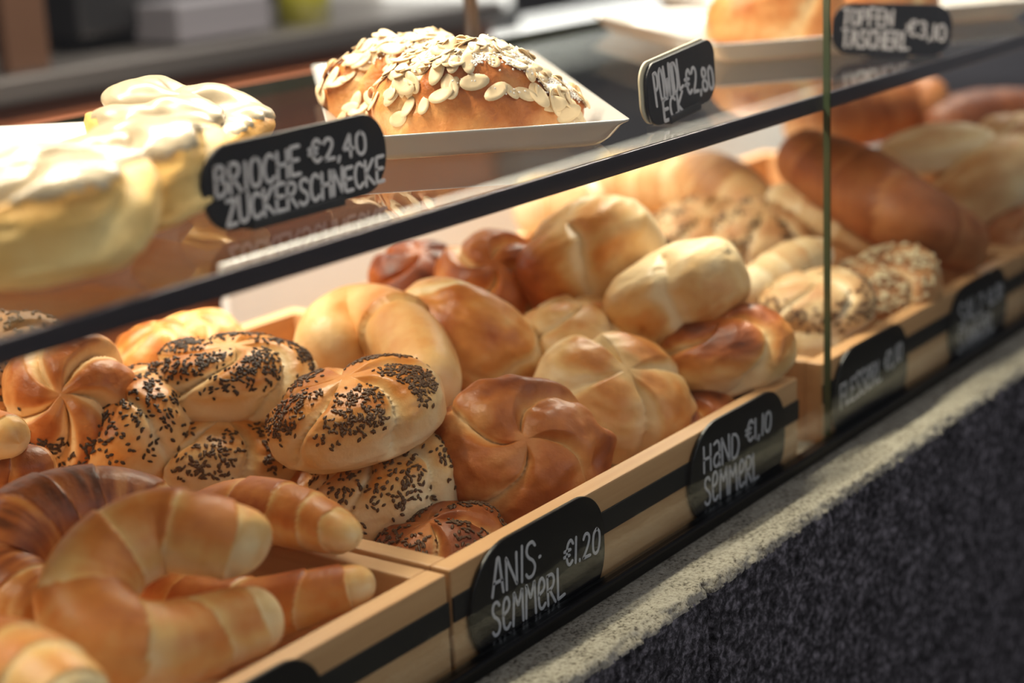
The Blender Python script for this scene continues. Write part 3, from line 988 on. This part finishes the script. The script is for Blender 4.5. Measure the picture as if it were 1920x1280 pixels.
make_roll('seeded_roll', 'seeded roll in sharp focus on top of the pile, with pale creases', 'roll', ANI, M['anis'], PL['S1'], (10, -11, 0),
          G(a=.0545, b=.046, h1=.025, h2=.021, phase=-86, tw=.05, D=.13, G=.08, seed=11, bake=(.06, .58), ex=.70, rim=1.5, crest=.15, gw=.07), sd(1050, seed=3, len=.0036, wid=.0019, theta=(.25, 1.40), q=(.24, .88)))
make_roll('seeded_roll', 'seeded roll on top at the left, with a curled crease and grey-white side', 'roll', ANI, M['anis'], PL['S2'], (6, 3, 6),
          G(a=.0555, b=.045, h1=.025, h2=.024, phase=-70, tw=.12, D=.15, G=.09, seed=23, bake=(.02, .42), ex=.70, gw=.07), sd(1050, seed=5, len=.0036, wid=.0019, theta=(.2, 1.28), q=(.2, .9), mat=M['seed_dark']))
make_roll('seeded_roll', 'sparsely seeded pale roll lying beneath the focused seeded roll', 'roll', ANI, M['anis'], PL['S3'], (14, -19, 0),
          G(a=.052, b=.044, h1=.025, h2=.025, phase=-70, tw=.08, D=.10, G=.06, seed=31, bake=(-.14, .42), ex=.72), sd(560, seed=7, len=.0039, wid=.0021, theta=(.2, 1.5), q=(.15, .92), stray=.08))
make_roll('seeded_roll', 'pale seeded roll with a notch below the curled-crease roll', 'roll', ANI, M['anis'], PL['S4'], (6, 2, 0),
          G(a=.0475, b=.044, h1=.026, h2=.025, phase=-96, tw=.05, D=.12, G=.09, seed=47, bake=(.0, .36), ex=.75, dents=((-.05, -.8, -.6, .22, .20),)), sd(620, seed=9, len=.0039, wid=.0021, theta=(.3, 1.45), q=(.2, .9)))
make_roll('seeded_roll', 'seeded roll between the star-shaped roll and the notched roll', 'roll', ANI, M['anis'], PL['S5'], (14, -30, 10),
          G(a=.044, b=.046, h1=.030, h2=.028, phase=-90, tw=.05, D=.10, G=.08, seed=53, bake=(.12, .36)), sd(620, seed=12, len=.0040, wid=.0021, theta=(.3, 1.6), q=(.1, .95), mat=M['seed_dark']))
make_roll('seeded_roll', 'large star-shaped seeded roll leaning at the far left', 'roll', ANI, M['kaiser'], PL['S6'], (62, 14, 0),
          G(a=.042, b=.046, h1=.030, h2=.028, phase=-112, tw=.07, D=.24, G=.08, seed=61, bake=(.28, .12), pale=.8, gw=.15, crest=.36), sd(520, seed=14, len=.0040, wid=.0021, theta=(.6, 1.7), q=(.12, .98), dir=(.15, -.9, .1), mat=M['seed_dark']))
make_roll('seeded_roll', 'dark seeded roll at the left edge under the glass shelf', 'roll', ANI, M['seeded'], PL['S7'], (30, 0, 0),
          G(a=.042, b=.040, h1=.030, h2=.026, phase=-90, D=.12, seed=67, bake=(.5, .2)), sd(420, seed=15, theta=(.1, 1.6), q=(.1, .95), mat=M['seed_dark']))
make_roll('seeded_roll', 'browned seeded roll low in the front corner of its tray', 'roll', ANI, M['kaiser'], PL['S8'], (10, -14, 0),
          G(a=.042, b=.036, h1=.022, h2=.022, phase=-50, tw=.05, D=.18, G=.10, seed=71, bake=(.30, .3), pale=.75), sd(420, seed=16, len=.0037, wid=.0020, theta=(.2, 1.45), q=(.3, .95)))

HAN = 'plain hand-folded rolls'
make_roll('kaiser_roll', 'brown swirled plain roll between two price tags behind the front board', 'roll', HAN, M['kaiser'], PL['K1'], (52, 10, 0),
          G(a=.055, b=.049, h1=.036, h2=.028, N=4, phase=-150, tw=.12, D=.17, G=.055, seed=83, bake=(.42, .12), pale=.35, gw=.05, crest=.22, lump=.10, dents=((.85, -.05, .5, .22, .24), (.95, -.35, .12, .13, -.09), (.93, .3, .2, .13, -.09)), nth=110, nph=180))
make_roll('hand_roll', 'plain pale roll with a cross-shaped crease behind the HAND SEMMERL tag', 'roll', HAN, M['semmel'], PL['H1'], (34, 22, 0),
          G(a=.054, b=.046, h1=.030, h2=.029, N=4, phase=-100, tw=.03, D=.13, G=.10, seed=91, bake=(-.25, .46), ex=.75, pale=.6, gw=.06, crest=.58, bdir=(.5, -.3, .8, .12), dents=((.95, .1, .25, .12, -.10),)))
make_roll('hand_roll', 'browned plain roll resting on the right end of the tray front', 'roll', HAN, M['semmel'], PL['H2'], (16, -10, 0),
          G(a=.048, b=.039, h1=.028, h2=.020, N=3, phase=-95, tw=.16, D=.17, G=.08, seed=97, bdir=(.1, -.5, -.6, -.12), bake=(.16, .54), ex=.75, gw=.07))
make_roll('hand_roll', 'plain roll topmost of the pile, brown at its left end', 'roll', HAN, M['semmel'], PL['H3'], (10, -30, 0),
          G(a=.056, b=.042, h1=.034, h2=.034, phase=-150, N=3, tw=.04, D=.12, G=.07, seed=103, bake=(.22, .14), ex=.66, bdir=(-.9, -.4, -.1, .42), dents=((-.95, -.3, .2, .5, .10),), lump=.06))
make_roll('hand_roll', 'smooth plain roll with its lit back coloured paler, under the topmost roll', 'roll', HAN, M['semmel'], PL['H4'], (-6, -25, 0),
          G(a=.053, b=.040, h1=.030, h2=.032, phase=-150, N=3, tw=.02, D=.07, G=.08, seed=109, bdir=(-.35, -.55, -.75, .46), bake=(.08, -.10), ex=.64, rim=2.0, dents=((-.7, -.75, -.2, .10, .10),), lump=.04))  # bdir tones the lit back paler, the shaded underside browner
make_roll('hand_roll', 'pale plain roll half hidden behind the cross-creased roll', 'roll', HAN, M['semmel'], PL['H5'], (5, 4, 0),
          G(a=.046, b=.044, h1=.030, h2=.028, phase=-90, D=.10, G=.06, seed=113, bake=(.08, .20)))
make_roll('hand_roll', 'plain roll low behind the front board, mostly under the others', 'roll', HAN, M['semmel'], PL['H6'], (10, -20, 0),
          G(a=.046, b=.042, h1=.026, h2=.024, phase=-90, D=.14, seed=127, bake=(.45, .3)))
make_roll('hand_roll', 'shadowed plain roll beneath the topmost and the pale-backed roll', 'roll', HAN, M['semmel'], PL['H7'], (10, 0, 0),
          G(a=.052, b=.046, h1=.030, h2=.028, phase=-90, D=.12, seed=131, bake=(.40, .3)))
make_roll('hand_roll', 'brown folded plain roll to the left of the topmost roll', 'roll', HAN, M['kaiser'], PL['P3b'], (44, 6, 0),
          G(a=.043, b=.042, h1=.030, h2=.026, phase=-70, N=4, tw=.14, D=.28, G=.08, seed=137, bake=(.30, .15), pale=.5, gw=.08))
make_roll('hand_roll', 'dark brown plain roll at the back against the white panel', 'roll', HAN, M['kaiser'], PL['P3a'], (20, 8, 0),
          G(a=.040, b=.038, h1=.028, h2=.024, phase=-90, D=.10, seed=139, bake=(.66, .15), pale=.25))
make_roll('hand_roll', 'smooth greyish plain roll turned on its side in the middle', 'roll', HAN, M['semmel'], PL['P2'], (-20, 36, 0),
          G(a=.058, b=.046, h1=.036, h2=.040, phase=-90, N=3, D=.05, G=.03, seed=149, bake=(.34, .0), ex=.78, dents=((-.75, -.6, .25, .42, .16),), bdir=(-.1, -.8, -.6, .30)))  # bdir browns the front, keeping the rim-lit top pale
make_tube('hand_roll', 'big tan plain roll, underside up with a notch, behind the focused seeded roll', 'roll', HAN, M['semmel'],
          tube_geo(PL['P1c'], .0258, [.53], ends=(.90, .95), seed=17, step=.17, bake=(.16, .24), blunt=.95, tilt=.02, band=.1, squash=1.0))
make_roll('hand_roll', 'plain roll low at the back, under the greyish roll', 'roll', HAN, M['semmel'], PL['U1'], (0, 0, 0),
          G(a=.052, b=.048, h1=.030, h2=.028, phase=-90, D=.12, seed=151, bake=(.4, .3), nth=50, nph=80))
make_roll('hand_roll', 'plain roll low under the big tan roll', 'roll', HAN, M['semmel'], PL['U2'], (0, 0, 30),
          G(a=.052, b=.048, h1=.030, h2=.028, phase=-90, D=.12, seed=153, bake=(.4, .3), nth=50, nph=80))
make_roll('seeded_roll', 'seeded roll deep in the pile under the focused roll', 'roll', ANI, M['anis'], PL['U3'], (0, 0, 30),
          G(a=.050, b=.046, h1=.028, h2=.028, phase=-90, D=.12, seed=157, bake=(.2, .3), nth=50, nph=80), sd(160, seed=21))
make_roll('hand_roll', 'small pale plain roll behind the curled-crease seeded roll', 'roll', HAN, M['semmel'], PL['Q1'], (10, 0, 0),
          G(a=.038, b=.036, h1=.026, h2=.026, D=.10, seed=163, bake=(.12, .3), nth=50, nph=80))
make_roll('hand_roll', 'small tan plain roll behind the star-shaped roll', 'roll', HAN, M['semmel'], PL['Q2'], (10, 0, 0),
          G(a=.034, b=.034, h1=.026, h2=.026, D=.10, seed=167, bake=(.25, .3), nth=50, nph=80))

# ------------------------------------------------------------------ croissants
KIP = 'croissants in the left tray'
make_tube('croissant', 'golden croissant curled to a C, nearest and largest in its tray', 'croissant', KIP, M['kipferl'],
          tube_geo(PL['A'], .0232, [.075, .20, .34, .47, .63, .80, .945], ends=(.74, .66), seed=2, bake=(.03, .42), step=.06, tilt=.04, up0=(-.45, -.3, .85), blunt=.55))
make_tube('croissant', 'dark brown croissant behind the golden one at the left edge', 'croissant', KIP, M['kipferl_dark'],
          tube_geo(PL['B'], .0262, [.10, .25, .40, .55, .72, .88], ends=(.62, .62), seed=4, bake=(.20, .32), step=.05, tilt=.04, up0=(-.3, -.2, .9)))
make_tube('croissant', 'shiny croissant whose pale tip rests on the tray divider', 'croissant', KIP, M['kipferl'],
          tube_geo(PL['C'], .0198, [.10, .235, .40, .58, .75, .90], ends=(.40, .5), seed=6, bake=(.14, .34), step=.06, tilt=.05, blunt=.55, power=.9))
make_tube('croissant', 'croissant lying below the golden one against the front board', 'croissant', KIP, M['kipferl'],
          tube_geo(PL['D'], .0190, [.09, .22, .40, .56, .72, .90], ends=(.50, .6), seed=8, bake=(.17, .34), step=.06, tilt=.05, blunt=.5, power=.85))
make_tube('croissant', 'pale golden croissant cut off by the lower left corner', 'croissant', KIP, M['kipferl'],
          tube_geo(PL['E'], .0245, [.10, .26, .42, .58, .74, .9], ends=(.6, .6), seed=10, bake=(.0, .36), step=.06, tilt=.04))
make_tube('croissant', 'croissant with a round pale tip at the left edge below the star roll', 'croissant', KIP, M['kipferl'],
          tube_geo(PL['F1'], .019, [.11, .26, .5, .75, .9], ends=(.55, .6), seed=12, bake=(.22, .34), step=.06))
make_tube('croissant', 'dull brown croissant arm just above the dark croissant', 'croissant', KIP, M['kipferl_dark'],
          tube_geo(PL['F2'], .018, [.12, .3, .5, .7, .9], ends=(.66, .6), seed=14, bake=(.24, .30), step=.05))

# ------------------------------------------------------------------ breads of the third and fourth tray
FLE = 'breads in the right-hand trays'
lo = dict(nth=56, nph=90)
make_roll('salted_roll', 'dark seeded roll with white salt crystals behind the FLESSERL tag', 'roll', FLE, M['seeded'], PL['T1'], (20, -22, 0),
          G(a=.054, b=.040, h1=.026, h2=.026, phase=-90, D=.10, seed=171, bake=(.5, .25), **lo), sd(420, seed=31, theta=(.1, 1.5), q=(.05, .97), mat=M['sesame'], len=.0042, wid=.0030, label='pale salt and seeds'))
make_roll('salted_roll', 'seeded roll with a bare pale top just left of the salted dark roll', 'roll', FLE, M['seeded'], PL['T2'], (10, -5, 0),
          G(a=.044, b=.040, h1=.021, h2=.022, phase=-90, D=.10, seed=173, bake=(.2, .15), **lo), sd(260, seed=33, theta=(.8, 1.7), q=(.05, .97), mat=M['seed']))
make_roll('salted_roll', 'pale roll end low behind the glass seam', 'roll', FLE, M['pale'], PL['T3'], (10, -5, 0),
          G(a=.036, b=.034, h1=.026, h2=.024, phase=-90, D=.10, seed=179, bake=(.15, .15), **lo))
make_tube('salt_stick', 'pale twisted bread stick beside the pale-backed roll', 'bread stick', FLE, M['pale'],
          tube_geo(PL['T4'], .021, [.2, .4, .62, .8], ends=(.5, .5), seed=21, step=.08, bake=(.1, .3), nl=100, nr=40))
make_roll('striped_roll', 'striped seeded roll behind the topmost plain roll', 'roll', FLE, M['seeded'], PL['T5a'], (20, 0, 0),
          G(a=.050, b=.044, h1=.026, h2=.026, N=6, phase=-90, tw=.03, D=.16, seed=181, bake=(.2, .25), **lo), sd(260, seed=35, theta=(.3, 1.6), q=(.6, .98), mat=M['seed_dark']))
make_roll('striped_roll', 'striped seeded roll just left of the glass seam', 'roll', FLE, M['seeded'], PL['T5b'], (20, 0, 0),
          G(a=.046, b=.040, h1=.026, h2=.026, N=6, phase=-80, tw=.03, D=.16, seed=191, bake=(.15, .25), **lo), sd(260, seed=37, theta=(.3, 1.6), q=(.6, .98), mat=M['seed_dark']))
make_tube('baguette', 'long pale bread stick slanting beneath the dark loaf', 'bread stick', FLE, M['pale'],
          tube_geo(PL['T6'], .0225, [.3, .5, .7], ends=(.5, .55), seed=23, step=.05, bake=(.22, .25), nl=100, nr=40))
make_tube('long_loaf', 'long dark brown loaf slanting down to the tray front', 'loaf', FLE, M['loaf'],
          tube_geo(PL['T7'], .037, [.2, .4, .6, .8], ends=(.7, .6), seed=25, step=.06, bake=(.42, .18), nl=110, nr=44, band=.2))
make_roll('small_loaf', 'pale roll with a brown tip lying on the dark loaf', 'roll', FLE, M['pale'], PL['T8'], (5, -6, 0),
          G(a=.058, b=.030, h1=.022, h2=.022, N=2, phase=-90, D=.05, seed=193, bake=(.22, .15), ex=1.0, dents=((1, 0, 0, .3, -.08),), **lo))
make_roll('small_loaf', 'pale roll at the right edge, right of the brown-tipped roll', 'roll', FLE, M['pale'], PL['T9'], (5, -30, 0),
          G(a=.060, b=.040, h1=.034, h2=.030, N=2, phase=-90, D=.05, seed=197, bake=(.42, .15), **lo))
make_tube('long_loaf', 'reddish brown loaf high at the back, under the shelf edge', 'loaf', FLE, M['loaf'],
          tube_geo(PL['T10'], .040, [.3, .55, .8], ends=(.7, .7), seed=27, step=.05, bake=(.40, .18), nl=100, nr=44, band=.15))
make_tube('long_loaf', 'darkest loaf at the top right behind the pale rolls', 'loaf', FLE, M['loaf'],
          tube_geo(PL['T11'], .046, [.3, .55, .8], ends=(.7, .7), seed=29, step=.05, bake=(.80, .15), nl=100, nr=44, band=.1))
make_roll('small_loaf', 'greenish pale roll cut off by the right edge of the photo', 'roll', FLE, M['seeded'], PL['T12'], (5, 0, 0),
          G(a=.050, b=.045, h1=.040, h2=.034, phase=-90, D=.08, seed=199, bake=(.3, .15), **lo))
make_roll('small_loaf', 'brown roll on the tray front at the far right', 'roll', FLE, M['loaf'], PL['T13'], (5, -20, 0),
          G(a=.042, b=.036, h1=.026, h2=.022, phase=-90, D=.08, seed=211, bake=(.28, .15), **lo))
for nm, key, lab, bk in (('R1', 'R1', 'tan loaf in the back row beneath the white panel', .45), ('R2', 'R2', 'pale loaf in the back row left of the tan one', .3), ('R3', 'R3', 'brown loaf in the back row right of the tan one', .55)):
    make_tube('back_loaf', lab, 'loaf', FLE, M['pale'], tube_geo(PL[key], .033, [.25, .5, .75], ends=(.7, .7), seed=40 + len(lab), step=.05, bake=(bk, .2), nl=90, nr=40))
make_roll('striped_roll', 'dark roll low in the middle of the third tray', 'roll', FLE, M['seeded'], PL['V1'], (0, 0, 0),
          G(a=.055, b=.050, h1=.034, h2=.030, D=.10, seed=213, bake=(.5, .2), **lo))
make_roll('striped_roll', 'tan roll low at the front left of the third tray', 'roll', FLE, M['loaf'], PL['V2'], (0, 0, 0),
          G(a=.050, b=.045, h1=.032, h2=.028, D=.10, seed=215, bake=(.4, .2), **lo))
make_roll('striped_roll', 'brown roll low under the slanting loaves', 'roll', FLE, M['loaf'], PL['V3'], (0, 0, 0),
          G(a=.060, b=.050, h1=.034, h2=.030, D=.10, seed=217, bake=(.5, .2), **lo))


# ------------------------------------------------------------------ plates on the shelf
def plate(label, corner, axis_deg, L, W, n=1):
    """oblong porcelain plate; corner = near right corner, axis = direction of its long side"""
    H, rim = 0.0165, 0.013
    def loop(off, z, r):
        pts = []
        w, l = W / 2 - off, L / 2 - off
        for (sx, sy, a0) in ((1, 1, 0), (-1, 1, 90), (-1, -1, 180), (1, -1, 270)):
            for k in range(9):
                a = math.radians(a0 + 90 * k / 8)
                pts.append((sx * (l - r) + r * math.cos(a), sy * (w - r) + r * math.sin(a), z))
        return pts
    prof = [(.020, .0045, .012), (.016, .0048, .012), (.0125, .0060, .010), (.007, .0125, .008), (.002, .0158, .006), (.0006, .0166, .006), (0, .0162, .006), (0.0004, .0152, .006),
            (.004, .0128, .007), (.0095, .0045, .010), (.0135, .0008, .012), (.016, .0, .012), (.02, .0, .012)]
    V = np.array([loop(*p_) for p_ in prof]).reshape(-1, 3)
    n_ = 36
    me = mesh_np('plate', V, grid_faces(len(prof), n_, True)[:, ::-1], [list(range(n_)), list(range((len(prof) - 1) * n_, len(prof) * n_))[::-1]])
    o = link('plate', me, M['porcelain'])
    a = math.radians(axis_deg)
    ax, pr = Vector((math.cos(a), math.sin(a), 0)), Vector((-math.sin(a), math.cos(a), 0))
    c = Vector((corner[0], corner[1], 0)) + ax * L / 2 + pr * W / 2
    o.location = (c.x, c.y, ZS + 0.0002)
    o.rotation_euler = (0, 0, a)
    tag(o, label, 'plate', 'white plates on the glass shelf')
    return o


plate('white oblong plate under the almond pastry', (0.199, 0.004), 43.2, 0.40, 0.176)
plate('white plate under the glazed brioche buns at left', (-0.180, 0.027), 37.0, 0.40, 0.19)
plate('white plate at top right, left of the glass seam', (0.690, 0.043), 50.0, 0.34, 0.17)
plate('white plate at the upper right corner behind the TOPFEN TASCHERL tag', (0.965, 0.036), 57.0, 0.38, 0.22)


# ------------------------------------------------------------------ brioche buns
def brioche(label, loc, rot, geo, edge, seed):
    me = mesh_np('brioche_bun', geo['V'], geo['quads'], geo['caps'], {'bake': geo['bake']})
    o = link('brioche_bun', me, M['brioche'])
    tag(o, label, 'bun', 'glazed brioche buns on the left plate')
    orient(o, loc, rot)
    V, q = geo['V'], geo['quads']
    N_ = vnormals(V, q)
    nph = geo['nph']
    T, F = geo['T'], geo['F']
    lim = edge + 0.20 * vnoise(np.stack([np.cos(F) * 2, np.sin(F) * 2, 0 * F], 1), 1.4, seed) + 0.10 * vnoise(np.stack([np.cos(F) * 6, np.sin(F) * 6, 0 * F], 1), 1.6, seed + 1)
    k = np.clip((lim - T) / 0.22, -0.3, 1)
    thick = 0.0020 * np.sqrt(np.clip(k, 0, 1)) * (1 + 0.45 * fbm(V, 60, seed + 2, 2)) + 0.0005 * vnoise(V, 160, seed + 3)
    thick = np.where(k > 0, thick, -0.0012)
    # below the icing line the shell sinks under the crust
    W = V + N_ * thick[:, None]
    rows = int((edge + 0.55) / math.pi * geo['nth'])
    keep = W[:rows * nph]
    im = mesh_np('icing', keep, grid_faces(rows, nph, True)[:, ::-1], [list(range(nph))])
    ic = link('icing', im, M['icing'], o)
    ic['label'] = 'glossy ivory icing'
    return o


bd = dict(N=3, tw=.20, D=.22, G=.09, ex=.70, rim=1.35, lump=.09, gw=.08, bake=(.22, .3))
brioche('glazed brioche bun nearest the left edge', PL['bun1'], (4, -6, 12), G(a=.051, b=.040, h1=.024, h2=.024, phase=-60, seed=301, **bd), .86, 5)
brioche('glazed brioche bun in the middle, touching the price tag', PL['bun2'], (6, -10, 0), G(a=.050, b=.046, h1=.023, h2=.022, phase=-30, seed=307, **bd), 1.0, 9)
brioche('glazed brioche bun farthest back on its plate', PL['bun3'], (8, 8, 0), G(a=.050, b=.046, h1=.024, h2=.022, phase=20, seed=311, **bd), 1.05, 13)


# ------------------------------------------------------------------ almond pastries
def pastry(label, loc, rot, a, b, h, seed, flakes):
    nth, nph = 90, 150
    g = roll_geo(a, b, h, 0.006, N=3, phase=40, tw=.05, D=.07, G=.03, seed=seed, ex=.62, bake=(.42, .12), nth=nth, nph=nph, lump=.08, crest=.15, pale=.2)
    V = g['V']
    u = V[:, 0] / a
    f = 1.0 - 0.52 * sstep(-0.05, 1.05, u) - 0.15 * sstep(-0.3, -1.0, u)
    V[:, 2] *= f
    V[:, 1] *= 1 - 0.25 * sstep(0.2, 1.0, u)
    V[:, 2] += 0.0022 * fbm(V, 70, seed + 2, 3) * sstep(0.0, 0.01, V[:, 2])
    nrm = vnormals(V, g['quads'])
    me = mesh_np('almond_pastry', V, g['quads'], g['caps'], {'bake': np.clip(g['bake'] + 0.2 * sstep(.85, 1.0, u) - .15 * sstep(.3, -.2, nrm[:, 2]), 0, 1)})
    o = link('almond_pastry', me, M['pastry'])
    tag(o, label, 'pastry', 'almond pastries on the plate')
    orient(o, loc, rot)
    rs = np.random.RandomState(seed)
    fl = []
    for v in range(3):
        A = np.arange(18) / 18 * 2 * math.pi
        r = 1 + 0.10 * np.cos(A + v) + 0.22 * np.maximum(0, np.cos(A)) ** 3
        top = np.stack([0.0068 * r * np.cos(A), 0.0042 * r * np.sin(A), 0.0004 + 0.0006 * np.cos(A) ** 2], 1)
        bot = top - [0, 0, 0.0005]
        inn = top * [.5, .5, 0] + [0, 0, .0004]
        VV = np.vstack([bot, top, inn])
        fl.append((VV, np.vstack([grid_faces(2, 18, True), grid_faces(2, 18, True) + 18])))
    meshes = []
    for k, (VV, q) in enumerate(fl):
        mm = mesh_np('almond_flake', VV, q, [list(range(18))[::-1], list(range(36, 54))])
        mm.materials.append(M['almond'])
        meshes.append(mm)
    w = sstep(0.15, 0.75, nrm[:, 2] + 0.25 * fbm(V, 22, seed + 7, 2)) + 0.03 * sstep(-.2, .3, nrm[:, 2])
    w = w / w.sum()
    more = []
    for n_, i in enumerate(rs.choice(len(V), flakes, p=w, replace=False)):
        n3 = Vector(nrm[i] + rs.normal(0, .15, 3)).normalized()
        qd = n3.to_track_quat('Z', 'Y').to_matrix() @ Matrix.Rotation(rs.uniform(0, 6.28), 3, 'Z')
        mx = Matrix.Translation(Vector(V[i] + nrm[i] * (0.0007 + 0.0012 * rs.rand()))) @ qd.to_4x4() @ Matrix.Diagonal((*[rs.uniform(.75, 1.25)] * 3, 1))
        if n_ < 100:
            f_ = bpy.data.objects.new('almond_flake', meshes[n_ % 3])
            COL.objects.link(f_)
            f_.parent = o
            f_.matrix_local = mx
        else:
            A4 = np.array(mx)
            more.append((fl[n_ % 3][0] @ A4[:3, :3].T + A4[:3, 3], fl[n_ % 3][1]))
    if more:
        n0 = len(more[0][0])
        mm = mesh_np('almond_flakes', np.vstack([m_[0] for m_ in more]), np.vstack([m_[1] + n0 * k for k, m_ in enumerate(more)]),
                     [[k * n0 + e for e in range(36, 54)] for k in range(len(more))])
        rest = link('almond_flakes', mm, M['almond'], o)
        rest['kind'] = 'stuff'
    # dusting of sugar: tiny grains strewn on the top
    ws = sstep(0.45, 0.9, nrm[:, 2]) * np.clip(.4 + fbm(V, 30, seed + 8, 2), .02, 2) * sstep(-.7, .1, u)
    s = link('sugar_dusting', seeds_mesh('sugar_dusting', V, g['quads'], ws + 1e-9, 5200, .0016, .0016, seed + 9, lift=1.1, thick=.6), M['sugar'], o)
    s['kind'] = 'stuff'
    s['label'] = 'white powdered sugar'
    return o


pastry('almond pastry with flaked almonds and sugar, front one on its plate', PL['pastry1'], (0, 0, 6), .065, .046, .049, 401, 280)
pastry('almond pastry behind the front one, its left end showing', PL['pastry2'], (0, 0, 6), .066, .046, .046, 409, 180)

cake_me = roll_geo(.060, .045, .046, .006, N=3, phase=0, D=.05, G=.03, seed=421, ex=.5, bake=(.25, .2), nth=50, nph=80)
cake = link('square_pastry', mesh_np('square_pastry', cake_me['V'], cake_me['quads'], cake_me['caps'], {'bake': cake_me['bake']}), M['pastry'])
tag(cake, 'golden pastry on the white plate at top right', 'pastry', 'pastries on the right plates')
orient(cake, PL['cake1'], (0, 0, 0))
cake2 = link('square_pastry', cake.data.copy(), None)
tag(cake2, 'golden pastry to the right of the glass seam, behind the tag', 'pastry', 'pastries on the right plates')
orient(cake2, PL['cake2'], (0, 0, 20))

# ------------------------------------------------------------------ behind the case
bc = empty('back_counter', (1.2, 1.75, -1.0))
tag(bc, 'brown back counter with steel edge, behind the case', 'counter')
box('counter_body', -2.4, 0.66, -0.42, 0.40, 0.0, 1.076, M['brown_front'], bc, 0.003)
box('worktop', -2.4, 0.66, -0.45, 0.42, 1.084, 1.118, M['steel'], bc, 0.004)
box('shadow_gap', -2.4, 0.66, -0.40, 0.40, 1.076, 1.084, M['black'], bc)  # black strip put in for the shade under the worktop
for k in range(4):
    d = box('drawer_front', -1.90 + k * 0.62, -1.32 + k * 0.62, -0.438, -0.420, 0.60, 1.06, M['brown_front'], bc, 0.003)
    box('drawer_handle', -1.68 + k * 0.62, -1.54 + k * 0.62, -0.452, -0.438, 0.97, 0.985, M['steel'], d, 0.003)

cm = empty('coffee_machine', (1.18, 1.60, 0.118))
tag(cm, 'black coffee machine standing on the back counter at left', 'coffee machine')
box('machine_body', -0.16, 0.22, -0.18, 0.2, 0.02, 0.42, M['dark_machine'], cm, 0.01)
box('drip_tray', -0.05, 0.14, -0.26, -0.17, 0.004, 0.06, M['grey_machine'], cm, 0.004)
for sx in (-0.10, 0.22):
    box('machine_foot', sx - .02, sx + .02, -0.12, -0.08, 0.0, 0.032, M['black'], cm)
post = box('wooden_board', 0.815, 0.885, 1.325, 1.345, 0.118, 0.7, M['brown_post'], None, 0.004)
tag(post, 'brown wooden board standing upright on the back counter at far left', 'board')
jar = empty('glass_jar', (1.46, 1.40, 0.118))
tag(jar, 'yellow-green jar on the back counter above the almond pastry', 'jar')
link('jar_body', cyl_mesh('jar_body', 0.042, 0.10), M['jar'], jar)
lid = link('jar_lid', cyl_mesh('jar_lid', 0.040, 0.02), M['black'], jar)
lid.location = (0, 0, 0.10)
wb_ = empty('white_crate', (2.12, 1.72, 0.0102))
tag(wb_, 'pale grey crate on the steel cabinet right of the jar', 'crate')
box('crate_body', -0.18, 0.24, -0.08, 0.07, 0.04, 0.30, M['grey_panel'], wb_, 0.01)
box('crate_base', -0.19, 0.25, -0.09, 0.07, 0.0, 0.04, M['dark_machine'], wb_, 0.005)
gc = empty('steel_cabinet', (2.75, 1.45, -1.0))
tag(gc, 'grey steel cabinet beyond the case, behind the right plates', 'cabinet')
box('cabinet_body', -0.85, 2.4, -0.15, 0.35, 0.0, 0.98, M['grey_machine'], gc, 0.004)
box('cabinet_top', -0.86, 2.4, -0.17, 0.35, 0.98, 1.01, M['grey_panel'], gc, 0.004)
